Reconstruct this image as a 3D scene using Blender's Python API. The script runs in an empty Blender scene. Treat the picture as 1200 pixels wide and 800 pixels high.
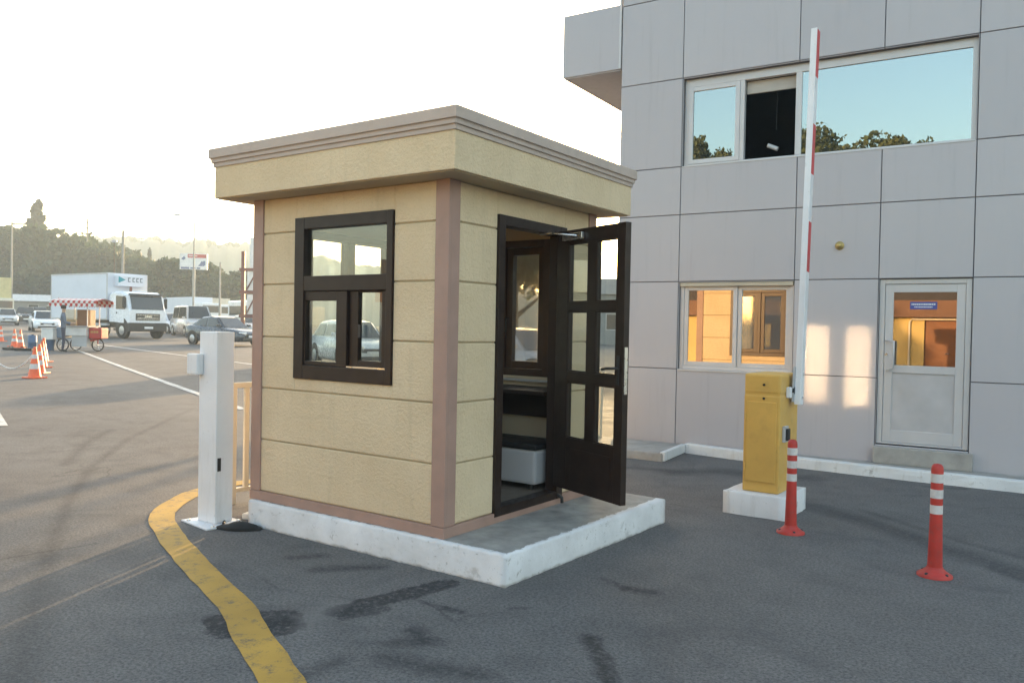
import bpy, bmesh, math, random
import numpy as np
from mathutils import Vector, Matrix
R = math.radians
random.seed(7)
S = bpy.context.scene
col = S.collection

# ------------------------------------------------------------------ helpers
class MB:
    """collects faces (with a material index) for ONE mesh object"""
    def __init__(self): self.v=[]; self.f=[]; self.m=[]; self.sm=[]; self.M=None
    def _p(self,p):
        p=Vector(p)
        return tuple(self.M@p) if self.M is not None else tuple(p)
    def poly(self,pts,mi=0,smooth=False):
        b=len(self.v); self.v+= [self._p(p) for p in pts]
        self.f.append(tuple(range(b,b+len(pts)))); self.m.append(mi); self.sm.append(smooth)
    def mesh(self,verts,faces,mi=0,smooth=False):
        b=len(self.v); self.v+=[self._p(p) for p in verts]
        for f in faces: self.f.append(tuple(b+i for i in f)); self.m.append(mi); self.sm.append(smooth)
    def box(self,x0,x1,y0,y1,z0,z1,mi=0,c=0.0):
        if c>0:
            return self.cbox(x0,x1,y0,y1,z0,z1,c,mi)
        V=[(x,y,z) for z in (z0,z1) for y in (y0,y1) for x in (x0,x1)]
        self.mesh(V,[(0,2,3,1),(4,5,7,6),(0,1,5,4),(2,6,7,3),(0,4,6,2),(1,3,7,5)],mi)
    def cbox(self,x0,x1,y0,y1,z0,z1,c,mi=0):
        bm=bmesh.new()
        bmesh.ops.create_cube(bm,size=1)
        for v in bm.verts:
            v.co=Vector(((x0+x1)/2+v.co.x*(x1-x0),(y0+y1)/2+v.co.y*(y1-y0),(z0+z1)/2+v.co.z*(z1-z0)))
        bmesh.ops.bevel(bm,geom=list(bm.edges),offset=c,segments=2,affect='EDGES',profile=.6)
        bm.verts.index_update()
        self.mesh([v.co for v in bm.verts],[[v.index for v in f.verts] for f in bm.faces],mi)
        bm.free()
    def loft(self,rings,mi=0,caps=True,smooth=True,closed=True):
        n=len(rings[0]); V=[p for r in rings for p in r]; F=[]
        for i in range(len(rings)-1):
            for j in range(n if closed else n-1):
                a=i*n+j; b=i*n+(j+1)%n
                F.append((a,b,b+n,a+n))
        self.mesh(V,F,mi,smooth)
        if caps:
            self.poly(list(reversed(rings[0])),mi); self.poly(rings[-1],mi)
    def tube(self,pts,r,n=8,mi=0,smooth=True):
        pts=[Vector(p) for p in pts]; rr=r if isinstance(r,(list,tuple)) else [r]*len(pts); rings=[]
        up=None
        for i,p in enumerate(pts):
            d=(pts[min(i+1,len(pts)-1)]-pts[max(i-1,0)]).normalized()
            if up is None:
                up=Vector((0,0,1)) if abs(d.z)<.9 else Vector((1,0,0))
            a=d.cross(up).normalized(); b=a.cross(d).normalized(); up=b
            rings.append([p+a*(rr[i]*math.cos(2*math.pi*k/n))+b*(rr[i]*math.sin(2*math.pi*k/n)) for k in range(n)])
        self.loft(rings,mi,True,smooth)
    def lathe(self,prof,n=24,o=(0,0,0),mi=0,smooth=True,axis='z'):
        rings=[]
        for r,z in prof:
            ring=[]
            for k in range(n):
                t=2*math.pi*k/n; a,b=r*math.cos(t),r*math.sin(t)
                if axis=='z': p=(o[0]+a,o[1]+b,o[2]+z)
                elif axis=='y': p=(o[0]+b,o[1]+z,o[2]+a)
                else: p=(o[0]+z,o[1]+a,o[2]+b)
                ring.append(p)
            rings.append(ring)
        self.loft(rings,mi,True,smooth)
    def build(self,name,mats,parent=None,label=None,cat=None,group=None,kind=None,bevel=0):
        me=bpy.data.meshes.new(name)
        off=Vector((0,0,0))
        me.from_pydata(self.v,[],self.f)
        mats=mats if isinstance(mats,(list,tuple)) else [mats]
        for m in mats: me.materials.append(m)
        me.polygons.foreach_set('material_index',self.m)
        me.polygons.foreach_set('use_smooth',self.sm)
        me.update()
        o=bpy.data.objects.new(name,me); col.objects.link(o)
        if parent is not None: o.parent=parent
        if bevel:
            b=o.modifiers.new('bevel','BEVEL'); b.width=bevel; b.segments=2; b.limit_method='ANGLE'; b.angle_limit=R(40)
        tag(o,label,cat,group,kind)
        return o
    def shift(self,d):
        self.v=[(a-d[0],b-d[1],c-d[2]) for a,b,c in self.v]; return self

def tag(o,label=None,cat=None,group=None,kind=None):
    if label: o['label']=label
    if cat: o['category']=cat
    if group: o['group']=group
    if kind: o['kind']=kind
    return o
def thing(name,label,cat,loc=(0,0,0),rz=0,group=None):
    o=bpy.data.objects.new(name,None); col.objects.link(o)
    o.location=loc; o.rotation_euler=(0,0,rz); o.empty_display_size=.1
    return tag(o,label,cat,group)
def copy_tree(o,parent=None):
    c=o.copy(); col.objects.link(c)
    if parent is not None: c.parent=parent
    for ch in list(o.children): copy_tree(ch,c)
    return c

def rects_minus(x0,x1,z0,z1,holes):
    xs=sorted({x0,x1,*[min(max(h[i],x0),x1) for h in holes for i in (0,1)]})
    out=[]
    # vertical slabs split by holes, merged in z
    for a,b in zip(xs,xs[1:]):
        if b-a<1e-5: continue
        zs=[(z0,z1)]
        for h in holes:
            if h[0]<(a+b)/2<h[1]:
                nz=[]
                for p,q in zs:
                    if h[3]<=p or h[2]>=q: nz.append((p,q)); continue
                    if h[2]>p: nz.append((p,h[2]))
                    if h[3]<q: nz.append((h[3],q))
                zs=nz
        for p,q in zs:
            if q-p>1e-4: out.append([a,b,p,q])
    # merge neighbours sharing the same z range
    mer=[]
    for r in out:
        for m in mer:
            if abs(m[1]-r[0])<1e-6 and abs(m[2]-r[2])<1e-6 and abs(m[3]-r[3])<1e-6:
                m[1]=r[1]; break
        else: mer.append(list(r))
    return mer
def wall(mb,x0,x1,z0,z1,y0,y1,holes=(),mi=0,mi_in=None):
    """wall slab in the XZ plane, outer face y0, inner face y1, with rectangular holes (x0,x1,z0,z1)"""
    mi_in=mi if mi_in is None else mi_in
    for a,b,p,q in rects_minus(x0,x1,z0,z1,holes):
        mb.poly([(a,y0,p),(b,y0,p),(b,y0,q),(a,y0,q)],mi)
        mb.poly([(a,y1,p),(a,y1,q),(b,y1,q),(b,y1,p)],mi_in)
    def rim(a,b,p,q,s,m):
        Q=[[(a,y0,p),(a,y0,q),(a,y1,q),(a,y1,p)],[(b,y0,p),(b,y1,p),(b,y1,q),(b,y0,q)],
           [(a,y0,p),(a,y1,p),(b,y1,p),(b,y0,p)],[(a,y0,q),(b,y0,q),(b,y1,q),(a,y1,q)]]
        for k in Q: mb.poly(k,m)
    rim(x0,x1,z0,z1,1,mi)
    for h in holes: rim(*h,-1,mi)
def panels(mb,xs,zs,y0,t,gap,holes=(),mi=0,ch=.004):
    """raised facing panels in front of plane y0 (towards -y), thickness t, one per cell of xs x zs"""
    for a0,b0 in zip(xs,xs[1:]):
        for p0,q0 in zip(zs,zs[1:]):
            for a,b,p,q in rects_minus(a0+gap/2,b0-gap/2,p0+gap/2,q0-gap/2,holes):
                yf=y0-t; yc=yf+ch
                O=[(a,p),(b,p),(b,q),(a,q)]; I=[(a+ch,p+ch),(b-ch,p+ch),(b-ch,q-ch),(a+ch,q-ch)]
                mb.poly([(x,yf,z) for x,z in I],mi)
                for i in range(4):
                    j=(i+1)%4
                    mb.poly([(O[i][0],yc,O[i][1]),(O[j][0],yc,O[j][1]),(I[j][0],yf,I[j][1]),(I[i][0],yf,I[i][1])],mi)
                    mb.poly([(O[i][0],y0,O[i][1]),(O[j][0],y0,O[j][1]),(O[j][0],yc,O[j][1]),(O[i][0],yc,O[i][1])],mi)
def ring(mb,x0,x1,z0,z1,w,y0,y1,mi=0,c=.004):
    """picture-frame of four butted bars; w = width or (left,right,bottom,top)"""
    l,r,b,t=(w,w,w,w) if not isinstance(w,tuple) else w
    mb.box(x0,x0+l,y0,y1,z0,z1,mi,c); mb.box(x1-r,x1,y0,y1,z0,z1,mi,c)
    mb.box(x0+l,x1-r,y0+.001,y1-.001,z0,z0+b,mi,c); mb.box(x0+l,x1-r,y0+.001,y1-.001,z1-t,z1,mi,c)

# ------------------------------------------------------------------ materials
def N(nt,t,**k):
    n=nt.nodes.new(t)
    for a,b in k.items(): setattr(n,a,b)
    return n
def new_mat(name):
    m=bpy.data.materials.new(name); m.use_nodes=True
    nt=m.node_tree; b=nt.nodes['Principled BSDF']
    return m,nt,b
def coords(nt): return N(nt,'ShaderNodeTexCoord').outputs['Object']
def noise(nt,vec,scale,detail=4,rough=.55,dist=0):
    n=N(nt,'ShaderNodeTexNoise'); n.inputs['Scale'].default_value=scale; n.inputs['Detail'].default_value=detail
    n.inputs['Roughness'].default_value=rough; n.inputs['Distortion'].default_value=dist
    nt.links.new(vec,n.inputs['Vector']); return n.outputs['Fac']
def mrange(nt,val,a,b,c,d):
    n=N(nt,'ShaderNodeMapRange'); n.inputs[1].default_value=a; n.inputs[2].default_value=b
    n.inputs[3].default_value=c; n.inputs[4].default_value=d; nt.links.new(val,n.inputs[0]); return n.outputs[0]
def mixc(nt,fac,a,b,mode='MIX'):
    n=N(nt,'ShaderNodeMix',data_type='RGBA',blend_type=mode)
    for s,x in ((0,fac),(6,a),(7,b)):
        if isinstance(x,(int,float)): n.inputs[s].default_value=x
        elif isinstance(x,tuple): n.inputs[s].default_value=(*x,1) if len(x)==3 else x
        else: nt.links.new(x,n.inputs[s])
    return n.outputs[2]
def math_(nt,op,a,b=None,clamp=False):
    n=N(nt,'ShaderNodeMath',operation=op,use_clamp=clamp)
    for i,x in enumerate((a,b)):
        if x is None: continue
        if isinstance(x,(int,float)): n.inputs[i].default_value=x
        else: nt.links.new(x,n.inputs[i])
    return n.outputs[0]
def bump(nt,b,h,strength,dist):
    n=N(nt,'ShaderNodeBump'); n.inputs['Strength'].default_value=strength; n.inputs['Distance'].default_value=dist
    nt.links.new(h,n.inputs['Height']); nt.links.new(n.outputs[0],b.inputs['Normal'])
def mat(name,c,rough=.6,metal=0,var=.12,vs=3,dirt=0,dirtc=(.12,.1,.08),bs=0,bscale=60,bd=.002,spec=.5,coat=0):
    m,nt,b=new_mat(name); v=coords(nt)
    f=noise(nt,v,vs,5)
    lo=tuple(x*(1-var) for x in c); hi=tuple(min(1,x*(1+var)) for x in c)
    o=mixc(nt,mrange(nt,f,.3,.7,0,1),lo,hi)
    if dirt:
        g=noise(nt,v,vs*2.3,6,.65); o=mixc(nt,mrange(nt,g,.52,.72,0,dirt),o,dirtc)
    nt.links.new(o,b.inputs['Base Color'])
    nt.links.new(mrange(nt,noise(nt,v,vs*4,3),.3,.7,max(0,rough-.07),min(1,rough+.07)),b.inputs['Roughness'])
    b.inputs['Metallic'].default_value=metal; b.inputs['Specular IOR Level'].default_value=spec
    if coat: b.inputs['Coat Weight'].default_value=coat; b.inputs['Coat Roughness'].default_value=.08
    if bs: bump(nt,b,noise(nt,v,bscale,4,.6),bs,bd)
    return m
def glass(name,tint,mirror,rough=.01,refl=(1,1,1)):
    m=bpy.data.materials.new(name); m.use_nodes=True; nt=m.node_tree; nt.nodes.clear()
    out=N(nt,'ShaderNodeOutputMaterial'); mx=N(nt,'ShaderNodeMixShader'); t=N(nt,'ShaderNodeBsdfTransparent'); g=N(nt,'ShaderNodeBsdfGlossy')
    t.inputs[0].default_value=(*tint,1); g.inputs['Roughness'].default_value=rough; g.inputs[0].default_value=(*refl,1)
    lw=N(nt,'ShaderNodeLayerWeight'); lw.inputs[0].default_value=.5
    k=math_(nt,'ADD',math_(nt,'MULTIPLY',math_(nt,'POWER',lw.outputs['Facing'],5.0),.7),mirror+.03,True)
    nt.links.new(k,mx.inputs[0]); nt.links.new(t.outputs[0],mx.inputs[1]); nt.links.new(g.outputs[0],mx.inputs[2]); nt.links.new(mx.outputs[0],out.inputs[0])
    return m

def stucco_mat():
    m,nt,b=new_mat('cream_stucco'); v=coords(nt)
    mp=N(nt,'ShaderNodeMapping'); mp.inputs['Scale'].default_value=(6,6,.5); nt.links.new(v,mp.inputs['Vector'])
    st=noise(nt,mp.outputs[0],1.5,6,.7); blot=noise(nt,v,1.7,6,.6); sp=noise(nt,v,110,3,.7); cr=noise(nt,v,42,4,.75); lo=noise(nt,v,16,3,.6)
    o=mixc(nt,mrange(nt,blot,.3,.7,0,1),(.645,.505,.325),(.745,.600,.405))
    o=mixc(nt,mrange(nt,st,.55,.75,0,.28),o,(.43,.35,.23))
    o=mixc(nt,mrange(nt,sp,.58,.72,0,.35),o,(.40,.32,.20))
    o=mixc(nt,mrange(nt,noise(nt,v,9,6,.75),.64,.72,0,.3),o,(.38,.30,.20))
    nt.links.new(o,b.inputs['Base Color']); b.inputs['Roughness'].default_value=.88; b.inputs['Specular IOR Level'].default_value=.25
    h=math_(nt,'ADD',math_(nt,'MULTIPLY',mrange(nt,cr,.42,.68,0,1),.8),math_(nt,'ADD',math_(nt,'MULTIPLY',sp,.35),math_(nt,'MULTIPLY',lo,.5)))
    bump(nt,b,h,.65,.010)
    return m
m_stucco=stucco_mat()
m_trim=mat('brown_trim_paint',(.34,.215,.17),.6,var=.09,vs=5,dirt=.3,dirtc=(.24,.17,.14),bs=.15,bscale=50)
m_cornice=mat('cornice_paint',(.44,.36,.31),.7,var=.06,vs=4,dirt=.2,dirtc=(.25,.2,.16),bs=.2,bscale=60)
m_soffit=mat('soffit_board',(.45,.36,.24),.8,var=.05)
m_dark=mat('dark_brown_frame',(.021,.012,.009),.42,var=.25,vs=8,spec=.3)
m_dark_out=mat('dark_brown_frame_back',(.05,.025,.015),.4,var=.2,vs=8)
m_inner=mat('inner_board',(.50,.42,.30),.75,var=.05)
def scuffed_white(name,c,scale,amt,grime):
    m,nt,b=new_mat(name); v=coords(nt)
    mp=N(nt,'ShaderNodeMapping'); mp.inputs['Scale'].default_value=(5,5,.7); nt.links.new(v,mp.inputs['Vector'])
    st=noise(nt,mp.outputs[0],2.2,6,.7); bl=noise(nt,v,scale,7,.72); f=noise(nt,v,scale*7,4,.7)
    o=mixc(nt,mrange(nt,noise(nt,v,scale*.5,4),.3,.7,0,1),tuple(x*.86 for x in c),c)
    o=mixc(nt,mrange(nt,st,.54,.74,0,grime),o,(.40,.37,.33))
    o=mixc(nt,mrange(nt,bl,.60,.68,0,amt),o,(.27,.25,.22))
    o=mixc(nt,mrange(nt,f,.66,.71,0,amt),o,(.22,.2,.18))
    nt.links.new(o,b.inputs['Base Color']); nt.links.new(mrange(nt,bl,.3,.7,.5,.75),b.inputs['Roughness'])
    bump(nt,b,math_(nt,'ADD',bl,math_(nt,'MULTIPLY',f,.4)),.35,.006)
    return m
m_white_paint=scuffed_white('white_paint',(.74,.74,.75),5,.30,.35)
m_foot_paint=scuffed_white('chipped_white_paint',(.72,.72,.72),7,.65,.45)
m_grey_plastic=mat('grey_plastic',(.42,.42,.43),.5,var=.04)
m_black=mat('black_plastic',(.015,.015,.016),.5,var=.2)
m_rubber=mat('rubber',(.018,.018,.018),.85,var=.2)
m_chrome=mat('brushed_steel',(.6,.6,.6),.28,1,var=.05)
m_alu=mat('aluminium_frame',(.47,.46,.46),.42,.15,var=.04,vs=4)
def panel_mat():
    m,nt,b=new_mat('composite_panel'); v=coords(nt); gi=N(nt,'ShaderNodeNewGeometry')
    mp=N(nt,'ShaderNodeMapping'); mp.inputs['Scale'].default_value=(7,7,.45); nt.links.new(v,mp.inputs['Vector'])
    st=noise(nt,mp.outputs[0],1.6,6,.65); bg_=noise(nt,v,.8,4)
    o=mixc(nt,gi.outputs['Random Per Island'],(.360,.346,.362),(.402,.386,.400))
    o=mixc(nt,mrange(nt,bg_,.35,.7,0,.5),o,(.395,.37,.385))
    o=mixc(nt,mrange(nt,st,.55,.75,0,.30),o,(.27,.26,.262))
    o=mixc(nt,mrange(nt,noise(nt,v,140,2),.66,.7,0,.25),o,(.2,.2,.2))
    nt.links.new(o,b.inputs['Base Color']); nt.links.new(mrange(nt,st,.3,.7,.38,.52),b.inputs['Roughness'])
    bump(nt,b,noise(nt,v,1.3,2),.25,.02)
    return m
m_panel=panel_mat()
m_joint=mat('panel_joint',(.11,.106,.11),.8)
m_conc=mat('concrete',(.30,.285,.26),.9,var=.2,vs=5,dirt=.35,dirtc=(.17,.16,.15),bs=.5,bscale=40,bd=.006)
m_room=mat('dark_interior',(.06,.055,.05),.9)
m_yellow=mat('yellow_enamel',(.62,.37,.085),.5,var=.08,vs=4,dirt=.35,dirtc=(.42,.25,.07),bs=.06,bscale=25)
m_red=mat('red_rubber',(.42,.028,.018),.55,var=.16,vs=9,dirt=.5,dirtc=(.20,.06,.045),bs=.1,bscale=40)
m_orange=mat('orange_plastic',(.75,.12,.035),.5,var=.08,vs=9)
m_reflect=mat('white_reflective_band',(.56,.53,.51),.5,var=.12,vs=14,dirt=.5,dirtc=(.33,.28,.26))
m_blue=mat('blue_plastic',(.06,.12,.22),.5)
m_wood=mat('brown_door',(.22,.085,.03),.55,var=.12,vs=4)
m_ywall=mat('ochre_wall',(.60,.44,.17),.85,var=.07,vs=1.5)
m_brass=mat('brass',(.45,.33,.12),.4,.7)
m_bark=mat('bark',(.10,.075,.05),.9,var=.3,vs=6)
m_steelred=mat('rust_red_steel',(.16,.05,.035),.6,var=.2)
m_pole=mat('pale_pole',(.27,.26,.235),.7,var=.1)
m_light=mat('lamp_glass',(.8,.8,.75),.2)
m_skin=mat('skin',(.42,.26,.18),.6)
m_hair=mat('hair',(.02,.015,.012),.7)
m_shirt=mat('grey_blue_shirt',(.12,.14,.18),.85)
m_trouser=mat('dark_trousers',(.04,.045,.07),.85)
g_cabin=glass('cabin_glass',(.90,.92,.90),.05,.004)
g_back=glass('cabin_back_glass',(.96,.97,.96),.48,.055)
g_mirror=glass('blue_mirror_glass',(.22,.24,.25),.40,.003,(.56,.65,.66))
g_warm=glass('bronze_mirror_glass',(.30,.29,.27),.33,.003,(1.0,.92,.80))
g_car=glass('car_glass',(.16,.18,.18),.12,.02)

def leaf_mat(name,c1,c2):
    m,nt,b=new_mat(name)
    gi=N(nt,'ShaderNodeNewGeometry'); rnd=gi.outputs['Random Per Island']
    f=noise(nt,coords(nt),.45,2)
    o=mixc(nt,rnd,c1,c2); o=mixc(nt,mrange(nt,f,.35,.65,0,.5),o,tuple(x*.6 for x in c1))
    nt.links.new(o,b.inputs['Base Color']); b.inputs['Roughness'].default_value=.65
    b.inputs['Specular IOR Level'].default_value=.25
    tr=N(nt,'ShaderNodeBsdfTranslucent'); nt.links.new(o,tr.inputs[0])
    mx=N(nt,'ShaderNodeMixShader'); mx.inputs[0].default_value=.3
    out=nt.nodes['Material Output']
    nt.links.new(b.outputs[0],mx.inputs[1]); nt.links.new(tr.outputs[0],mx.inputs[2]); nt.links.new(mx.outputs[0],out.inputs[0])
    return m
lf_dark=leaf_mat('dark_foliage',(.032,.055,.022),(.06,.09,.038))
lf_mid=leaf_mat('olive_foliage',(.05,.078,.028),(.09,.115,.042))
lf_lit=leaf_mat('sunlit_olive_foliage',(.14,.15,.06),(.20,.19,.09))  # brighter leaf copy for the mirrored trees, sunlight put into the colour
lf_con=leaf_mat('conifer_foliage',(.03,.045,.025),(.055,.07,.035))

# ------------------------------------------------------------------ camera (solved from the booth's edges)
C=Vector((3.3018,-3.9691,1.538))
FWD=Vector((-.576011,.817269,-.016785)); RGT=Vector((.817053,.576249,.019025)); UPV=Vector((-.025221,.002756,.999678))
cd=bpy.data.cameras.new('camera'); cam=bpy.data.objects.new('camera',cd); col.objects.link(cam)
cd.sensor_width=36; cd.lens=36*954.26/1200; cd.clip_end=3000; cd.clip_start=.05
cam.matrix_world=Matrix(((RGT.x,UPV.x,-FWD.x,C.x),(RGT.y,UPV.y,-FWD.y,C.y),(RGT.z,UPV.z,-FWD.z,C.z),(0,0,0,1)))
S.camera=cam

def zt(x,y):
    s=-x*.88+y*.47-4
    if s<=0: return 0.0
    if s<4: return .012*s*s/8
    return .012*(min(s,96)-2)
FH=Vector((FWD.x,FWD.y,0)).normalized(); RH=Vector((FH.y,-FH.x,0))
def W(d,px,dz=0):
    """ground point d metres ahead of the road viewpoint, px 1/954ths to the side"""
    p=Vector((C.x,C.y,0))+FH*d+RH*((px-600)/954*d)
    return Vector((p.x,p.y,zt(p.x,p.y)+dz))

# ------------------------------------------------------------------ world, sun
SUN_AZ=R(23.7)      # ccw from +Y
SUN_EL=R(6.8)
w=bpy.data.worlds.new('World'); S.world=w; w.use_nodes=True
nt=w.node_tree; bg=nt.nodes['Background']
sky=N(nt,'ShaderNodeTexSky',sky_type='NISHITA'); sky.sun_disc=False
sky.sun_elevation=SUN_EL; sky.sun_rotation=-SUN_AZ
sky.altitude=50; sky.air_density=1.0; sky.dust_density=2.2; sky.ozone_density=.7
nt.links.new(sky.outputs[0],bg.inputs[0]); bg.inputs[1].default_value=.15
sl=bpy.data.lights.new('sun','SUN'); sl.energy=2.9; sl.angle=R(.55); sl.color=(1,.68,.36)
so=bpy.data.objects.new('sun',sl); col.objects.link(so)
sd=Vector((-math.sin(SUN_AZ)*math.cos(SUN_EL),math.cos(SUN_AZ)*math.cos(SUN_EL),math.sin(SUN_EL)))
so.rotation_euler=sd.to_track_quat('Z','Y').to_euler(); so.location=(-20,40,20)

# ------------------------------------------------------------------ ground
def asphalt():
    m,nt,b=new_mat('asphalt'); v=coords(nt)
    sep=N(nt,'ShaderNodeSeparateXYZ'); nt.links.new(v,sep.inputs[0])
    big=noise(nt,v,.35,5,.6); mid=noise(nt,v,2.2,6,.65); fine=noise(nt,v,160,3,.7); agg=noise(nt,v,60,3,.6)
    o=mixc(nt,mrange(nt,big,.3,.7,0,1),(.128,.120,.115),(.174,.164,.156))
    o=mixc(nt,mrange(nt,mid,.45,.75,0,.55),o,(.105,.100,.095))
    o=mixc(nt,mrange(nt,agg,.42,.62,0,.6),o,(.045,.044,.043))
    o=mixc(nt,mrange(nt,noise(nt,v,38,3,.75),.52,.66,0,.42),o,(.205,.195,.185))
    o=mixc(nt,mrange(nt,fine,.60,.72,0,.75),o,(.24,.235,.23))
    o=mixc(nt,mrange(nt,noise(nt,v,95,2,.5),.30,.42,.65,0),o,(.030,.030,.031))
    o=mixc(nt,mrange(nt,noise(nt,v,27,4,.8),.66,.72,0,.7),o,(.26,.25,.235))
    o=mixc(nt,mrange(nt,noise(nt,v,.9,7,.72,1.5),.5,.72,0,.55),o,(.058,.057,.058))
    # hairline cracks where a slow mask lets them show
    vo=N(nt,'ShaderNodeTexVoronoi',feature='DISTANCE_TO_EDGE'); vo.inputs['Scale'].default_value=.75
    wn=N(nt,'ShaderNodeTexNoise'); wn.inputs['Scale'].default_value=2.5; wn.inputs['Detail'].default_value=6; nt.links.new(v,wn.inputs['Vector'])
    wm=N(nt,'ShaderNodeMix',data_type='VECTOR'); wm.inputs[0].default_value=.18; nt.links.new(v,wm.inputs[4]); nt.links.new(wn.outputs['Color'],wm.inputs[5]); nt.links.new(wm.outputs[1],vo.inputs['Vector'])
    ck=math_(nt,'MULTIPLY',mrange(nt,vo.outputs['Distance'],.002,.009,1,0),mrange(nt,noise(nt,v,.5,3),.54,.62,0,.38))
    o=mixc(nt,ck,o,(.028,.027,.027))
    # distorted coordinates for worn, irregular outlines
    nv=N(nt,'ShaderNodeTexNoise'); nv.inputs['Scale'].default_value=9; nv.inputs['Detail'].default_value=7; nv.inputs['Roughness'].default_value=.7
    nt.links.new(v,nv.inputs['Vector'])
    sub=N(nt,'ShaderNodeVectorMath',operation='SUBTRACT'); nt.links.new(nv.outputs['Color'],sub.inputs[0]); sub.inputs[1].default_value=(.5,.5,.5)
    sc=N(nt,'ShaderNodeVectorMath',operation='SCALE'); nt.links.new(sub.outputs[0],sc.inputs[0]); sc.inputs['Scale'].default_value=.11
    ad=N(nt,'ShaderNodeVectorMath',operation='ADD'); nt.links.new(v,ad.inputs[0]); nt.links.new(sc.outputs[0],ad.inputs[1])
    nv2=N(nt,'ShaderNodeTexNoise'); nv2.inputs['Scale'].default_value=45; nv2.inputs['Detail'].default_value=4; nt.links.new(v,nv2.inputs['Vector'])
    sb2=N(nt,'ShaderNodeVectorMath',operation='SUBTRACT'); nt.links.new(nv2.outputs['Color'],sb2.inputs[0]); sb2.inputs[1].default_value=(.5,.5,.5)
    sc2=N(nt,'ShaderNodeVectorMath',operation='SCALE'); nt.links.new(sb2.outputs[0],sc2.inputs[0]); sc2.inputs['Scale'].default_value=.07
    ad2=N(nt,'ShaderNodeVectorMath',operation='ADD'); nt.links.new(ad.outputs[0],ad2.inputs[0]); nt.links.new(sc2.outputs[0],ad2.inputs[1])
    brk=mrange(nt,noise(nt,v,26,5,.75),.36,.52,.25,1)
    flat=N(nt,'ShaderNodeVectorMath',operation='MULTIPLY'); nt.links.new(ad2.outputs[0],flat.inputs[0]); flat.inputs[1].default_value=(1,1,0)
    dv=flat.outputs[0]
    def seg(a,bb,wd,soft):
        A=Vector((*a,0)); B=Vector((*bb,0)); d=B-A; L=max(d.length,1e-3); d/=L
        s=N(nt,'ShaderNodeVectorMath',operation='SUBTRACT'); nt.links.new(dv,s.inputs[0]); s.inputs[1].default_value=A
        dt=N(nt,'ShaderNodeVectorMath',operation='DOT_PRODUCT'); nt.links.new(s.outputs[0],dt.inputs[0]); dt.inputs[1].default_value=d
        cl=N(nt,'ShaderNodeClamp'); nt.links.new(dt.outputs['Value'],cl.inputs[0]); cl.inputs[2].default_value=L
        pr=N(nt,'ShaderNodeVectorMath',operation='SCALE'); pr.inputs[0].default_value=d; nt.links.new(cl.outputs[0],pr.inputs['Scale'])
        df=N(nt,'ShaderNodeVectorMath',operation='SUBTRACT'); nt.links.new(s.outputs[0],df.inputs[0]); nt.links.new(pr.outputs[0],df.inputs[1])
        ln=N(nt,'ShaderNodeVectorMath',operation='LENGTH'); nt.links.new(df.outputs[0],ln.inputs[0])
        return mrange(nt,ln.outputs['Value'],wd-soft,wd+soft,1,0)
    def stain(o,segs,wd,soft,c,k):
        tot=None
        for a,bb in segs:
            q=seg(a,bb,wd,soft); tot=q if tot is None else math_(nt,'MAXIMUM',tot,q)
        return mixc(nt,math_(nt,'MULTIPLY',math_(nt,'MULTIPLY',tot,k),brk),o,c)
    G=STAINS
    for pts,wd,soft,c,k in G:
        o=stain(o,list(zip(pts,pts[1:])),wd,soft,c,k)
    nt.links.new(o,b.inputs['Base Color'])
    nt.links.new(mrange(nt,mid,.3,.7,.78,.95),b.inputs['Roughness'])
    b.inputs['Specular IOR Level'].default_value=.3
    h=math_(nt,'ADD',math_(nt,'MULTIPLY',agg,.6),math_(nt,'MULTIPLY',fine,.5))
    bump(nt,b,h,.55,.006)
    return m
BK=(.026,.026,.028); TAR=(.033,.033,.034); PALE=(.17,.16,.15); DUST=(.17,.155,.14)
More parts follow.
